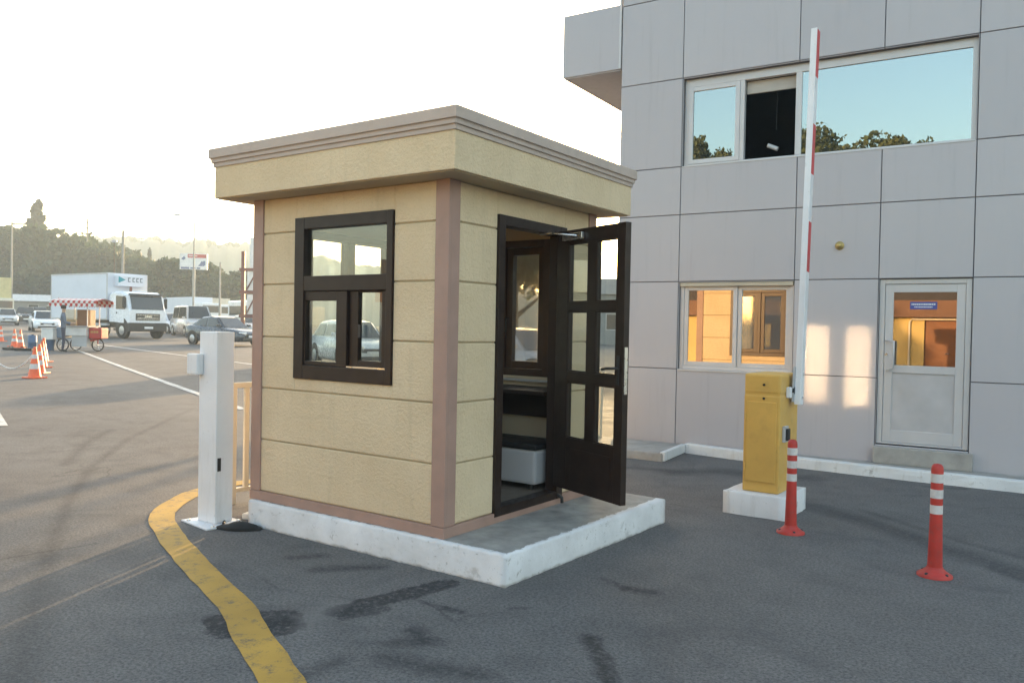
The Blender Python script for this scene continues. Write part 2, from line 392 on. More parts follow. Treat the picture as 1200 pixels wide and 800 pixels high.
STAINS=[
 # tarred trench by the plinth and the patch across the yellow line
 ([(.06,-.95),(.10,-.69),(.21,-.22)],.085,.010,BK,.9),([(.16,-.98),(.22,-.75)],.04,.015,BK,.75),
 ([(-.27,-1.38),(-.10,-1.20)],.13,.010,BK,.9),([(-.16,-1.44),(.0,-1.27)],.12,.010,BK,.9),([(-.38,-1.40),(-.30,-1.46)],.04,.02,BK,.7),
 ([(0,-1.10),(-.05,-.86)],.06,.05,PALE,.55),([(.02,-1.05),(.12,-1.22)],.05,.05,PALE,.45),
 # oil spots
 ([(-.93,-.43),(-.82,-.28)],.045,.04,BK,.65),([(-.60,-.50),(-.34,-.22)],.05,.045,BK,.75),
 ([(.33,-.55),(.45,-.53)],.02,.02,BK,.6),([(.47,-.55),(.58,-.54)],.03,.02,BK,.75),([(.76,-.33),(.82,-.28)],.02,.018,BK,.65),
 ([(.58,-1.08),(.75,-.94)],.05,.04,BK,.65),([(.56,-.89),(.68,-.94)],.045,.03,BK,.7),
 ([(.68,-1.23),(.91,-1.19),(1.14,-1.11)],.06,.06,BK,.7),([(.54,-1.57),(.54,-1.37)],.05,.05,BK,.6),
 ([(.88,.47),(1.11,.38)],.02,.025,BK,.65),([(1.11,.38),(1.26,.42)],.05,.03,BK,.8),
 ([(1.32,-.44),(1.48,-.61),(1.65,-.83)],.045,.025,(.030,.028,.027),.85),([(1.28,-.42),(1.35,-.40)],.02,.02,BK,.8),
 # long resealed strip on the right, in front of the kerb
 ([(1.32,3.53),(1.9,3.17),(2.46,2.69),(3.01,2.29),(4.2,1.6)],.13,.09,(.040,.040,.042),.7),([(1.75,3.62),(2.6,2.95),(3.3,2.55)],.03,.05,(.035,.035,.037),.6),
 ([(-.33,4.3),(.08,4.73),(.9,4.9)],.15,.12,(.036,.036,.038),.7),([(-1.2,4.1),(-.28,4.38)],.08,.07,(.038,.038,.04),.65),
 ([(2.0,5.25),(2.33,5.38)],.04,.04,BK,.6),([(2.82,2.3),(3.02,2.11)],.04,.04,BK,.5),
 # curved tyre marks and one thin dark line on the left
 ([(-9.19,4.28),(-6.78,1.77),(-5.25,.52),(-3.92,-.36),(-2.71,-1.08),(-2.01,-1.47)],.035,.05,(.036,.035,.035),.62),
 ([(-7.72,2.05),(-6.8,1.23),(-5.46,.33)],.06,.06,(.036,.035,.035),.6),
 ([(-.35,-2.37),(-.92,-2.08),(-1.54,-1.74),(-2.19,-1.37)],.07,.08,(.042,.041,.041),.5),
 ([(-2.33,-1.61),(-2.28,-1.31),(-2.23,-1.02)],.012,.012,(.03,.03,.03),.6),
 # dusty pale strip along the white line
 ([(-26,11.0),(-17,7.3),(-9.5,4.6),(-5.2,3.0)],.55,.6,DUST,.65),
 ([(-2.3,-.1),(-2.9,.2),(-4.4,1.2)],.10,.12,PALE,.35),
]
m_asphalt=asphalt()
def grid_axis(n,lim,lin):
    t=np.linspace(-1,1,n); return lin*t+(lim-lin)*np.sign(t)*np.abs(t)**4
xs=grid_axis(150,600,32)-12; ys=grid_axis(130,600,28)+6
V=[(float(x),float(y),zt(x,y)) for y in ys for x in xs]; nx=len(xs)
F=[(j*nx+i,j*nx+i+1,(j+1)*nx+i+1,(j+1)*nx+i) for j in range(len(ys)-1) for i in range(nx-1)]
mb=MB(); mb.mesh(V,F,0,True); ground=mb.build('ground',m_asphalt,kind='structure')

def strip(name,pts,wd,m,dz=.006,step=.4,wob=.0,kind='structure'):
    P=[Vector((*p,0)) for p in pts]
    # Catmull-Rom resample
    Q=[]
    for i in range(len(P)-1):
        p0=P[max(i-1,0)];p1=P[i];p2=P[i+1];p3=P[min(i+2,len(P)-1)]
        n=max(2,int((p2-p1).length/step))
        for k in range(n):
            t=k/n
            Q.append(.5*((2*p1)+(p2-p0)*t+(2*p0-5*p1+4*p2-p3)*t*t+(-p0+3*p1-3*p2+p3)*t**3))
    Q.append(P[-1]); L=[];Rr=[]
    for i,q in enumerate(Q):
        d=(Q[min(i+1,len(Q)-1)]-Q[max(i-1,0)]).normalized(); n=Vector((-d.y,d.x,0))
        a=q+n*(wd/2+random.uniform(-wob,wob)); b=q-n*(wd/2+random.uniform(-wob,wob))
        L.append((a.x,a.y,zt(a.x,a.y)+dz)); Rr.append((b.x,b.y,zt(b.x,b.y)+dz))
    mb=MB(); n=len(Q); mb.mesh(L+Rr,[(n+i,n+i+1,i+1,i) for i in range(n-1)])
    return mb.build(name,m,kind=kind)
def worn_paint(name,c,wear,scale=9):
    m,nt,b=new_mat(name); v=coords(nt)
    f=noise(nt,v,scale,7,.7); g=noise(nt,v,1.3,3); h=noise(nt,v,90,3,.7)
    o=mixc(nt,mrange(nt,g,.35,.65,0,1),tuple(x*.72 for x in c),c)
    o=mixc(nt,mrange(nt,math_(nt,'ADD',math_(nt,'MULTIPLY',f,.7),math_(nt,'MULTIPLY',h,.3)),.56-wear*.14,.64-wear*.06,0,.75),o,(.075,.072,.07))
    nt.links.new(o,b.inputs['Base Color']); b.inputs['Roughness'].default_value=.75
    bump(nt,b,h,.4,.004); return m
m_ypaint=worn_paint('yellow_road_paint',(.50,.29,.045),.35)
m_wpaint=worn_paint('white_road_paint',(.62,.60,.56),.3)
strip('yellow_road_marking',[(1.2,-2.02),(.525,-1.69),(.0,-1.44),(-.45,-1.22),(-1.0,-1.02),(-1.52,-.82),(-2.1,-.58),(-2.55,-.36),(-2.82,-.15),(-3.05,.12),(-3.25,.45),(-3.3,.9),(-3.2,1.4),(-3.1,2.0)],.185,m_ypaint,.005,.12,.006)
strip('white_lane_marking',[(-31,13.1),(-28.4,12.15),(-20,9.0),(-11.4,5.85),(-8.5,4.8)],.15,m_wpaint,.008,.6,.006)
strip('far_lane_marking',[(-40,17.4),(-33.2,15.75),(-25,14.0),(-18.6,12.64),(-9,10.5)],.16,m_wpaint,.008,.8,.006)
mb=MB(); mb.poly([(x,y,zt(x,y)) for x,y in ((-8.95,1.26),(-12.6,2.54),(-13,1.5),(-9.8,-.25))])
mb.build('lane_arrow_marking',m_wpaint,kind='structure').location.z=.012

# ------------------------------------------------------------------ concrete plinth under the booth
def edge_paint(name,x1,y0):
    """concrete with white-painted faces; the paint laps irregularly over the top edges"""
    m,nt,b=new_mat(name); v=coords(nt); geo=N(nt,'ShaderNodeNewGeometry')
    sp=N(nt,'ShaderNodeSeparateXYZ'); nt.links.new(v,sp.inputs[0])
    sn=N(nt,'ShaderNodeSeparateXYZ'); nt.links.new(geo.outputs['True Normal'],sn.inputs[0])
    side=mrange(nt,sn.outputs[2],.3,.6,1,0)
    dx=math_(nt,'SUBTRACT',x1,sp.outputs[0]); dy=math_(nt,'SUBTRACT',sp.outputs[1],y0)
    e=math_(nt,'MINIMUM',dx,dy); n=noise(nt,v,14,5,.7)
    lap=mrange(nt,math_(nt,'ADD',e,math_(nt,'MULTIPLY',n,.10)),.085,.095,1,0)
    k=math_(nt,'MAXIMUM',side,lap)
    chip=math_(nt,'MULTIPLY',mrange(nt,noise(nt,v,22,6,.75),.60,.66,1,.3),mrange(nt,noise(nt,v,5,6,.7),.60,.68,1,.55)); k=math_(nt,'MULTIPLY',k,chip)
    low=mrange(nt,math_(nt,'ADD',sp.outputs[2],math_(nt,'MULTIPLY',noise(nt,v,9,5,.7),.05)),.022,.04,.12,1); k=math_(nt,'MULTIPLY',k,low)
    cc=mixc(nt,mrange(nt,noise(nt,v,6,6,.6),.3,.7,0,1),(.20,.19,.175),(.36,.345,.31))
    ww=mixc(nt,mrange(nt,noise(nt,v,3.5,5,.6),.3,.7,0,1),(.55,.55,.545),(.72,.725,.73))
    o=mixc(nt,k,cc,ww); nt.links.new(o,b.inputs['Base Color']); b.inputs['Roughness'].default_value=.8
    bump(nt,b,math_(nt,'ADD',noise(nt,v,30,5,.65),k),.5,.008)
    return m
def rough_slab(mb,outline,z0,z1,n=.5,jit=.006,rnd=.018):
    """concrete slab with an irregular rounded top edge"""
    P=[]
    for i,(a,b) in enumerate(outline):
        c,d=outline[(i+1)%len(outline)]; L=math.hypot(c-a,d-b); k=max(1,int(L/.06))
        for j in range(k): P.append((a+(c-a)*j/k,b+(d-b)*j/k,(d-b)/L,-(c-a)/L))
    J=[(random.uniform(-jit,jit),random.uniform(-jit,jit)) for _ in P]
    r0=[(x+nx*j[0],y+ny*j[0],z0-.02) for (x,y,nx,ny),j in zip(P,J)]
    r1=[(x+nx*j[0]*.6,y+ny*j[0]*.6,z1-rnd+j[1]) for (x,y,nx,ny),j in zip(P,J)]
    r2=[(x-nx*rnd*.4,y-ny*rnd*.4,z1-rnd*.25+j[1]*.5) for (x,y,nx,ny),j in zip(P,J)]
    r3=[(x-nx*rnd*1.3,y-ny*rnd*1.3,z1) for (x,y,nx,ny),j in zip(P,J)]
    mb.loft([r0,r1,r2,r3],0,False,True); mb.poly(r3,0)
t=thing('concrete_plinth','raised concrete plinth with white painted edges under the cream guard booth','plinth',(0,0,0))
mb=MB(); rough_slab(mb,[(-1.88,-.062),(.53,-.062),(.575,2.08),(-1.88,2.08)],0,.193)
mb.build('slab',edge_paint('plinth_concrete',.55,-.06),t)

# ------------------------------------------------------------------ guard booth
W_,D_,P_,ZS,ZF,ZC,OV=1.91,1.85,.193,2.4707,2.7072,2.8425,.217
booth=thing('guard_booth','small cream stucco guard booth with brown corner trim, flat overhanging roof and open door','guard booth',(0,0,P_))
def bpart(name,mb,m,parent=booth,**k): return mb.shift((0,0,P_)).build(name,m,parent,**k)
T=.07
FW=(-1.443,-.466,1.14,2.306)          # front window opening  (x0,x1,z0,z1)
BW=(-1.33,-.37,1.13,2.285)            # back window
LW=(.42,1.42,1.13,2.29)               # left window (y0,y1,..)
DR=(.518,1.40,.285,2.312)             # door (y0,y1,..)
RZ=[.262,.655,1.047,1.435,1.828,2.21,ZS]
def rot_right(mb): mb.M=Matrix(((0,-1,0,0),(1,0,0,0),(0,0,1,0),(0,0,0,1)))   # local x -> +Y, local -y -> +X
def rot_back(mb): mb.M=Matrix(((-1,0,0,-W_),(0,-1,0,D_),(0,0,1,0),(0,0,0,1)))
def rot_left(mb): mb.M=Matrix(((0,1,0,-W_),(-1,0,0,D_),(0,0,1,0),(0,0,0,1)))
sk=.010
# four walls: core + stucco boards with open joints (front)
for nm in ('front','right','back','left'):
    mb=MB()
    if nm=='front': x0,x1,h=-W_,0,[FW]
    elif nm=='right': rot_right(mb); x0,x1,h=0,D_,[DR]
    elif nm=='back': rot_back(mb); x0,x1,h=-W_,0,[(-W_-BW[1],-W_-BW[0],BW[2],BW[3])]
    else: rot_left(mb); x0,x1,h=0,D_,[(D_-LW[1],D_-LW[0],LW[2],LW[3])]
    long_=nm in('front','back')
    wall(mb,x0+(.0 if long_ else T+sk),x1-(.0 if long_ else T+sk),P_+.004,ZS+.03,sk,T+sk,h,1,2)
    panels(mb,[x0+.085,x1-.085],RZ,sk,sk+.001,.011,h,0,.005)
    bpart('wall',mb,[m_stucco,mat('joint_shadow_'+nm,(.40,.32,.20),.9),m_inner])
# corner trims and base trim
for cx,cy in ((0,0),(-W_,0),(-W_,D_),(0,D_)):
    mb=MB(); sx=1 if cx==0 else -1; sy=1 if cy==D_ else -1
    e=.014; a=.098
    X=sorted((cx+sx*e,cx-sx*a)); Y=sorted((cy+sy*e,cy-sy*(-sk+.004)))
    mb.box(X[0],X[1],*sorted((cy+sy*e,cy-sy*.012)),.264,ZS-.002,0,.003)
    mb.box(*sorted((cx+sx*(e-.0005),cx-sx*.012)),*sorted((cy-sy*.0121,cy-sy*a)),.264,ZS-.002,0,.003)
    bpart('corner_trim',mb,m_trim)
mb=MB(); e=.017
mb.box(-W_-e,e,-e,.011,P_,.262,0,.003); mb.box(-W_-e,e,D_-.011,D_+e,P_,.262,0,.003)
mb.box(-.011,e,.0112,D_-.0112,P_,.262,0,.003); mb.box(-W_-e,-W_+.011,.0112,D_-.0112,P_,.262,0,.003)
bpart('base_trim',mb,m_trim)
# roof
mb=MB(); mb.box(-W_-OV,OV,-OV,D_+OV,ZS+.004,ZF+.03,0,.006); bpart('fascia',mb,[m_stucco])
mb=MB(); mb.box(-W_-OV+.02,OV-.02,-OV+.02,D_+OV-.02,ZS-.002,ZS+.0035); bpart('soffit',mb,m_soffit)
mb=MB()
for i,(o_,z0,z1) in enumerate(((.010,ZF,ZF+.028),(.022,ZF+.028,ZF+.06),(.036,ZF+.06,ZC))):
    o=OV+o_; zz=z0+(.004 if i else 0)
    mb.box(-W_-o,o,-o,D_+o,zz,z1,0,.004)
    if i: mb.box(-W_-o+.012,o-.012,-o+.012,D_+o-.012,z0-.002,zz+.001)
bpart('cornice',mb,m_cornice)
mb=MB(); mb.box(-W_+T+.02,-T-.02,T+.02,D_-T-.02,P_+.01,.285); bpart('floor',mb,mat('booth_floor',(.16,.13,.10),.6))
mb=MB(); mb.box(-W_+T+.012,-T-.012,T+.012,D_-T-.012,ZS-.06,ZS-.003); bpart('ceiling',mb,m_inner)

# front window: fixed transom above two sashes
def window_front():
    x0,x1,z0,z1=FW; e=.018
    mb=MB(); ring(mb,x0,x1,z0,z1,(.10,.055,.10,.085),-e,.075)
    mb.box(x0+.10,x1-.055,-e+.002,.07,1.775,1.882,0,.004)
    fr=bpart('window',mb,m_dark)
    mb=MB(); mb.box(x0+.10,x1-.055,.02,.026,1.882,z1-.085); bpart('pane',mb,g_cabin,fr).location.z=0
    # left sash
    mb=MB(); ring(mb,-1.343,-.905,1.242,1.774,(.012,.105,.03,.068),-.004,.045); s=bpart('sash',mb,m_dark,fr)
    mb=MB(); mb.box(-1.332,-1.008,.015,.021,1.27,1.707); bpart('pane',mb,g_cabin,fr)
    # right sash slides behind
    mb=MB(); ring(mb,-.90,-.5215,1.242,1.774,(.085,.07,.05,.012),.02,.06); s=bpart('sash',mb,m_dark,fr)
    mb=MB(); mb.box(-.816,-.59,.037,.043,1.29,1.763); bpart('pane',mb,g_cabin,fr)
    mb=MB(); mb.box(-.90,-.53,-.006,.018,1.2405,1.25); bpart('sill_track',mb,m_chrome,fr)
    mb=MB(); mb.box(-.80,-.775,.004,.02,1.45,1.54,0,.004); bpart('handle',mb,m_black,fr)
# sub-part meshes are already in booth coordinates, their parent sits at the booth's origin
window_front()
# back window: two casements
def window_back():
    x0,x1,z0,z1=BW
    mb=MB(); ring(mb,x0,x1,z0,z1,.06,D_-.085,D_+.016); mb.box(-.875,-.825,D_-.08,D_+.014,z0+.06,z1-.06,0,.004)
    fr=bpart('window',mb,m_dark_out)
    for a,b in ((x0+.062,-.877),(-.823,x1-.062)):
        mb=MB(); ring(mb,a,b,z0+.062,z1-.062,.062,D_-.06,D_-.004); bpart('sash',mb,m_dark_out,fr)
        mb=MB(); mb.box(a+.062,b-.062,D_-.03,D_-.024,z0+.124,z1-.124); bpart('pane',mb,g_back,fr)
    mb=MB(); mb.tube([(-.80,D_-.065,1.62),(-.80,D_-.095,1.62),(-.80,D_-.10,1.50)],.009,6); bpart('handle',mb,m_black,fr)
    mb=MB(); mb.box(x0-.02,x1+.10,D_-T-.06,D_-T-.0105,1.088,1.104,0,.003); bpart('sill',mb,m_grey_plastic,fr)
window_back()
def window_left():
    y0,y1,z0,z1=LW; xo=-W_
    mb=MB(); rot_left(mb); a0,a1=D_-y1,D_-y0
    ring(mb,a0,a1,z0,z1,.06,-.016,.085); mb.box((a0+a1)/2-.04,(a0+a1)/2+.04,-.014,.08,z0+.06,z1-.06,0,.004)
    mb.box(a0+.06,(a0+a1)/2-.041,-.012,.075,1.83,1.90,0,.003); mb.box((a0+a1)/2+.041,a1-.06,-.012,.075,1.83,1.90,0,.003)
    fr=bpart('window',mb,m_dark)
    for a,b in ((a0+.06,(a0+a1)/2-.041),((a0+a1)/2+.041,a1-.06)):
        for p,q in ((z0+.06,1.83),(1.90,z1-.06)):
            mb=MB(); rot_left(mb); mb.box(a,b,.03,.036,p,q); bpart('pane',mb,g_cabin,fr)
window_left()
# door frame and the open door
mb=MB(); rot_right(mb); y0,y1,z0,z1=DR
ring(mb,y0,y1,z0-.05,z1,(.075,.085,.06,.07),-.020,.085); bpart('door_frame',mb,m_dark)
H=(.032,1.318); DA=R(67); DWd=.80
def door_M(): # local x along leaf from hinge, local y = leaf thickness (0..-.05 towards viewer side), z up
    e=Vector((math.sin(DA),-math.cos(DA),0)); n=Vector((math.cos(DA),math.sin(DA),0))
    return Matrix(((e.x,n.x,0,H[0]),(e.y,n.y,0,H[1]),(0,0,1,0),(0,0,0,1)))
DM=door_M()
mb=MB(); mb.M=DM; zb,zt_=.345,2.268; th=-.05
cx=[.02,.150,.385,.485,.715,DWd]; rz=[(.735,1.145),(1.225,1.665),(1.735,2.165)]
mb.box(0,cx[1],th,0,zb,zt_,0,.004); mb.box(cx[4],DWd,th,0,zb,zt_,0,.004)
mb.box(cx[2],cx[3],th+.001,-.001,.70,2.18,0,.004)
for p,q in ((zb,.735),(1.145,1.225),(1.665,1.735),(2.165,zt_)):
    mb.box(cx[1],cx[4],th+.0005,-.0005,p,q,0,.004)
door=bpart('door',mb,m_dark)
for p,q in rz:
    for a,b in ((cx[1],cx[2]),(cx[3],cx[4])):
        mb=MB(); mb.M=DM; mb.box(a,b,-.028,-.022,p,q); bpart('pane',mb,g_cabin,door)
        mb=MB(); mb.M=DM; ring(mb,a,b,p,q,.009,-.046,-.029,0,.002); bpart('glazing_bead',mb,m_dark,door)
mb=MB(); mb.M=DM; mb.box(.22,.68,th-.004,th+.001,.42,.66,0,.002); bpart('lower_panel',mb,m_dark,door)
mb=MB(); mb.M=DM; mb.box(.738,.765,th-.008,th,1.16,1.36,0,.003); mb.tube([(.752,th-.008,1.275),(.752,th-.05,1.275),(.70,th-.055,1.273),(.635,th-.052,1.265)],.010,8)
bpart('handle',mb,m_black,door)
mb=MB(); mb.M=DM; mb.box(DWd-.001,DWd+.003,th+.012,-.012,1.1,1.42); bpart('lock_plate',mb,m_chrome,door)
for z in (.52,1.30,2.10):
    mb=MB(); mb.M=DM; mb.tube([(-.008,-.01,z-.05),(-.008,-.01,z+.05)],.012,8); bpart('hinge',mb,m_black,door)
pa=DM@Vector((.28,th-.012,2.215)); pb=Vector((-.03,1.10,2.235))
mb=MB(); mid=(pa+pb)/2+Vector((.02,-.10,.0)); mb.tube([pb,mid,pa],.010,6); mb.M=DM; mb.box(.10,.34,th-.03,th-.001,2.19,2.24,0,.006)
bpart('door_closer',mb,m_chrome,door)
mb=MB(); mb.tube([(.02,1.33,.27),(.06,1.33,.25),(.06,1.335,.21)],.013,6); bpart('door_stop',mb,m_black)

# inside the booth
desk=thing('desk','dark desk under the back window inside the cream booth','desk',(-1.05,1.45,.285))
def lp(name,mb,m,par,**k): return mb.shift(tuple(par.location)).build(name,m,par,**k)
mb=MB(); mb.box(-W_+.10,-.10,1.30,D_-.085,1.02,1.05,0,.004); lp('desk_top',mb,m_dark,desk)
mb=MB(); mb.box(-W_+.12,-.12,D_-.14,D_-.10,.80,1.02,0,.003); lp('modesty_panel',mb,m_dark,desk)
for x in (-W_+.11,-.93):
    mb=MB(); mb.box(x,x+.04,1.32,D_-.10,.286,1.02,0,.003); lp('leg',mb,m_dark,desk)
bx=thing('storage_box','light grey storage box with black lid standing inside the booth doorway','box',(-.45,1.34,.2855))
mb=MB(); mb.box(-.78,-.13,1.24,1.62,.33,.60,0,.025); lp('bin',mb,m_grey_plastic,bx)
mb=MB(); mb.box(-.79,-.12,1.23,1.63,.60,.645,0,.01); lp('lid',mb,m_black,bx)
for x,y in ((-.72,1.29),(-.20,1.29),(-.72,1.57),(-.20,1.57)):
    mb=MB(); mb.lathe([(.018,0),(.02,.045)],10,(x,y,.2856)); lp('foot',mb,m_black,bx)

# ------------------------------------------------------------------ office building
FA=.0567232; FK=5.85
bo=Vector((-math.sin(FA)*FK,math.cos(FA)*FK,0))
off=thing('office_building','grey metal panelled two storey office building with mirrored windows and a glazed aluminium door','building',tuple(bo),FA)
W1=(-.65,.775,1.052,2.158); W2=(-.65,2.625,3.638,4.752); DD=(1.712,2.632,.30,2.165)
UX=[-1.52,-.66,.78,1.705,2.635,3.56,4.49,5.42,6.35,7.28]
UZ=[.0,1.05,2.17,3.025,3.638,4.765,5.83,6.9,8.0]
mb=MB(); wall(mb,-1.52+.004,7.3,0,8.0,.02,.32,[W1,W2,DD],0); off_core=mb.build('wall',[m_joint],off)
mb=MB(); panels(mb,UX,UZ,.02,.02,.010,[W1,W2,DD],0,.003)
mb.build('cladding',[m_panel],off)
mb=MB()
mb.box(-1.516,-1.30,.322,11,0,7.999,0); mb.box(7.05,7.3,.322,11,0,7.999,0); mb.box(-1.30,7.05,10.7,11,0,7.999,0)
mb.build('side_wall',[m_panel],off)
mb=MB(); mb.box(-1.55,7.35,-.03,11.05,8.001,8.25,0,.01); mb.build('roof',[m_panel],off)
mb=MB()
mb.box(-1.299,7.049,.322,10.69,3.15,3.35); mb.box(-1.299,7.049,4.2,4.3,.0,3.149); mb.box(-1.299,7.049,4.2,4.3,3.351,7.99); mb.box(-1.29,7.04,.33,4.19,6.4,6.5)
mb.box(1.2,1.3,.33,4.19,.0,3.14)
mb.build('interior',[m_room],off)
mb=MB(); bm0=(-2.41,-1.535,-.0,4.2,5.015,5.865); mb.box(*bm0,0,.006); 
ub=mb.build('upper_bay',[m_panel],off)
mb=MB(); mb.box(-2.39,-1.54,.02,4.18,5.0,5.0145); mb.build('soffit',[m_panel],ub)
mb=MB(); mb.box(-1.56,-1.53,-.012,.05,5.0155,8.2,0,.004); mb.build('edge_trim',[m_alu],off)
# lower window
mb=MB(); x0,x1,z0,z1=W1
ring(mb,x0+.002,x1-.002,z0+.002,z1-.002,(.05,.05,.045,.045),.05,.14)
w1=mb.build('window',[m_alu],off)
for a,b,y in ((x0+.052,.085,.065),(.088,x1-.052,.085)):
    mb=MB(); ring(mb,a,b,z0+.048,z1-.048,.052,y,y+.04); mb.build('sash',[m_alu],w1)
    mb=MB(); mb.box(a+.052,b-.052,y+.018,y+.024,z0+.10,z1-.10); mb.build('pane',[g_warm],w1)
mb=MB(); mb.box(x0+.001,x1-.001,-.012,.049,z0-.018,z0+.0015,0,.003); mb.build('sill',[m_alu],w1)
mb=MB(); mb.box(x0+.01,x1-.01,.012,.049,z1-.05,z1-.003,0,.003); mb.build('roller_cover',[mat('beige_cover',(.42,.36,.27),.6)],w1)
# upper window
mb=MB(); x0,x1,z0,z1=W2
ring(mb,x0+.002,x1-.002,z0+.002,z1-.002,(.055,.05,.03,.10),.07,.15)
mb.box(.73,.80,.069,.149,z0+.032,z1-.102,0,.004); mb.box(.06,.115,.071,.149,z0+.032,z1-.102,0,.004)
w2=mb.build('window',[m_alu],off)
mb=MB(); ring(mb,x0+.058,.06,z0+.032,z1-.105,.055,.06,.11); mb.build('sash',[m_alu],w2)
mb=MB(); mb.box(x0+.113,.005,.08,.086,z0+.087,z1-.16); mb.build('pane',[g_mirror],w2)
mb=MB(); mb.box(.80,x1-.052,.09,.096,z0+.032,z1-.102); mb.build('pane',[g_mirror],w2)
mb=MB(); mb.box(.117,.728,.16,.19,z1-.26,z1-.104,0,.01); mb.build('blind',[mat('blind_fabric',(.40,.37,.33),.8)],w2)
mb=MB(); mb.box(x0+.001,x1-.001,-.006,.068,z0-.012,z0+.0015,0,.003); mb.build('sill',[m_alu],w2)
# hanging tube lamp and cabinet seen in the open upper window
lt=thing('ceiling_lamp','small white tube lamp in the dark room behind the open upper window','lamp',tuple(bo+Vector((0,0,4.05))),FA)
mb=MB(); mb.M=Matrix.Rotation(R(25),4,'Y'); mb.tube([(.33,.5,.0),(.47,.5,.0)],.028,8); mb.build('tube',[m_white_paint],lt)
mb=MB(); mb.tube([(.40,.5,.05),(.40,.5,.6)],.006,5); mb.build('rod',[m_black],lt)
# door
mb=MB(); x0,x1,z0,z1=DD
ring(mb,x0+.004,x1-.004,z0+.012,z1-.004,(.055,.055,.02,.05),.035,.14)
dr=mb.build('door',[m_alu],off)
a0,a1,b0,b1=x0+.062,x1-.062,z0+.035,z1-.058
mb=MB(); mb.box(a0,a0+.085,.05,.095,b0,b1,0,.004); mb.box(a1-.085,a1,.05,.095,b0,b1,0,.004)
for p,q in ((b0,b0+.135),(1.115,1.20),(b1-.09,b1)): mb.box(a0+.085,a1-.085,.0505,.0945,p,q,0,.004)
mb.build('leaf_frame',[m_alu],dr)
mb=MB(); mb.box(a0+.085,a1-.085,.066,.08,b0+.135,1.115); mb.build('lower_panel',[mat('door_panel',(.40,.385,.385),.5)],dr)
mb=MB(); mb.box(a0+.085,a1-.085,.07,.076,1.20,b1-.09); mb.build('pane',[g_warm],dr)
mb=MB(); hx=a0+.045
mb.tube([(hx-.02,.05,1.48),(hx-.02,-.005,1.48),(hx+.06,-.02,1.47),(hx+.06,-.02,1.17),(hx-.0,-.005,1.14),(hx-.0,.05,1.14)],.012,8); mb.build('handle',[m_alu],dr)
mb=MB(); mb.lathe([(.016,0),(.016,-.015)],12,(hx-.02,.05,1.32),0,True,'y'); mb.build('lock',[m_chrome],dr)
mb=MB(); mb.box(x0-.01,x1+.05,-.10,.0,.10,.29,0,.012); mb.build('door_step',[m_conc],off)
# small fixtures on the wall
orn=thing('wall_light','small round brass fitting on the grey panels above the sunlit patches','wall light',tuple(bo+Matrix.Rotation(FA,3,'Z')@Vector((1.28,0,2.557))),FA)
mb=MB(); mb.lathe([(.05,.0),(.05,-.012),(.03,-.02)],16,(0,0,0),0,True,'y'); mb.build('plate',[m_brass],orn)
mb=MB(); mb.lathe([(.026,-.0205),(.036,-.035),(.03,-.06),(.008,-.068)],16,(0,0,0),0,True,'y'); mb.build('dome',[m_brass],orn)
sg=thing('door_sign','small blue sign with white lettering on the office door glass','sign',tuple(bo+Matrix.Rotation(FA,3,'Z')@Vector((2.16,.066,1.87))),FA)
mb=MB(); mb.box(-.135,.135,-.003,.003,-.042,.042,0,.001); mb.build('plate',[mat('sign_blue',(.05,.07,.26),.4)],sg)
mb=MB()
x=-.12
random.seed(3)
while x<.11:
    wd=random.uniform(.008,.02); mb.box(x,x+wd,-.0045,-.0032,.006,.022); x+=wd+.005
x=-.09
while x<.08:
    wd=random.uniform(.006,.014); mb.box(x,x+wd,-.0045,-.0032,-.022,-.01); x+=wd+.005
mb.build('lettering',[m_white_paint],sg)
random.seed(11)
# pavement, kerb and the slab at the building's left corner
mb=MB(); mb.mesh([(-.74,5.75,.1),(.2,5.65,.1),(1.25,5.585,.1),(2.84,5.615,.1),(4.5,5.72,.1),(8,5.95,.1)]+[tuple(bo+Matrix.Rotation(FA,3,'Z')@Vector((u,.015,.1))) for u in (-.7,.4,1.5,3.0,4.7,7.28)],
  [(i,i+1,i+7,i+6) for i in range(5)]); mb.build('pavement',m_conc,kind='structure')
kp=[(-.82,5.70),(-.3,5.62),(.2,5.555),(.7,5.51),(1.25,5.485),(2.0,5.49),(2.84,5.515),(3.7,5.57),(4.5,5.63),(6,5.75),(8,5.88)]
kt=MB(); out=[]
for a,b in zip(kp,kp[1:]):
    n=max(1,int(math.hypot(b[0]-a[0],b[1]-a[1])/.12))
    out+=[(a[0]+(b[0]-a[0])*i/n,a[1]+(b[1]-a[1])*i/n) for i in range(n)]
out.append(kp[-1]); rings=[]
for i,(x,y) in enumerate(out):
    p,q=out[max(i-1,0)],out[min(i+1,len(out)-1)]; d=Vector((q[0]-p[0],q[1]-p[1],0)).normalized(); n=Vector((-d.y,d.x,0)); j=random.uniform(-.004,.004)
    jj=random.uniform(-.006,.006); prof=[(0+jj,-.02),(.004+j+jj,.06),(.008+j,.107+j),(.018,.117+j),(.10,.118),(.12,.116),(.125,-.02)]
    rings.append([(x+n.x*a,y+n.y*a,b) for a,b in prof])
kt.loft(rings,0,True,False)
m_kerb=scuffed_white('kerb_paint',(.66,.66,.65),6,.7,.5)
kt.build('kerb',m_kerb,kind='structure')
t=thing('corner_slab','low grey concrete slab with one white painted edge at the office corner','slab',(-1.5,5.3,0))
mb=MB(); rough_slab(mb,[(-2.6,4.78),(-.72,4.85),(-.83,5.775),(-2.6,5.70)],0,.10); mb.shift(t.location); mb.build('slab',m_conc,t)
mb=MB(); mb.M=Matrix.Translation((-.712,4.86,0))@Matrix.Rotation(R(6.8),4,'Z'); mb.box(-.05,.012,0,.84,.005,.113,0,.01); mb.shift(t.location); mb.build('painted_edge',m_kerb,t)

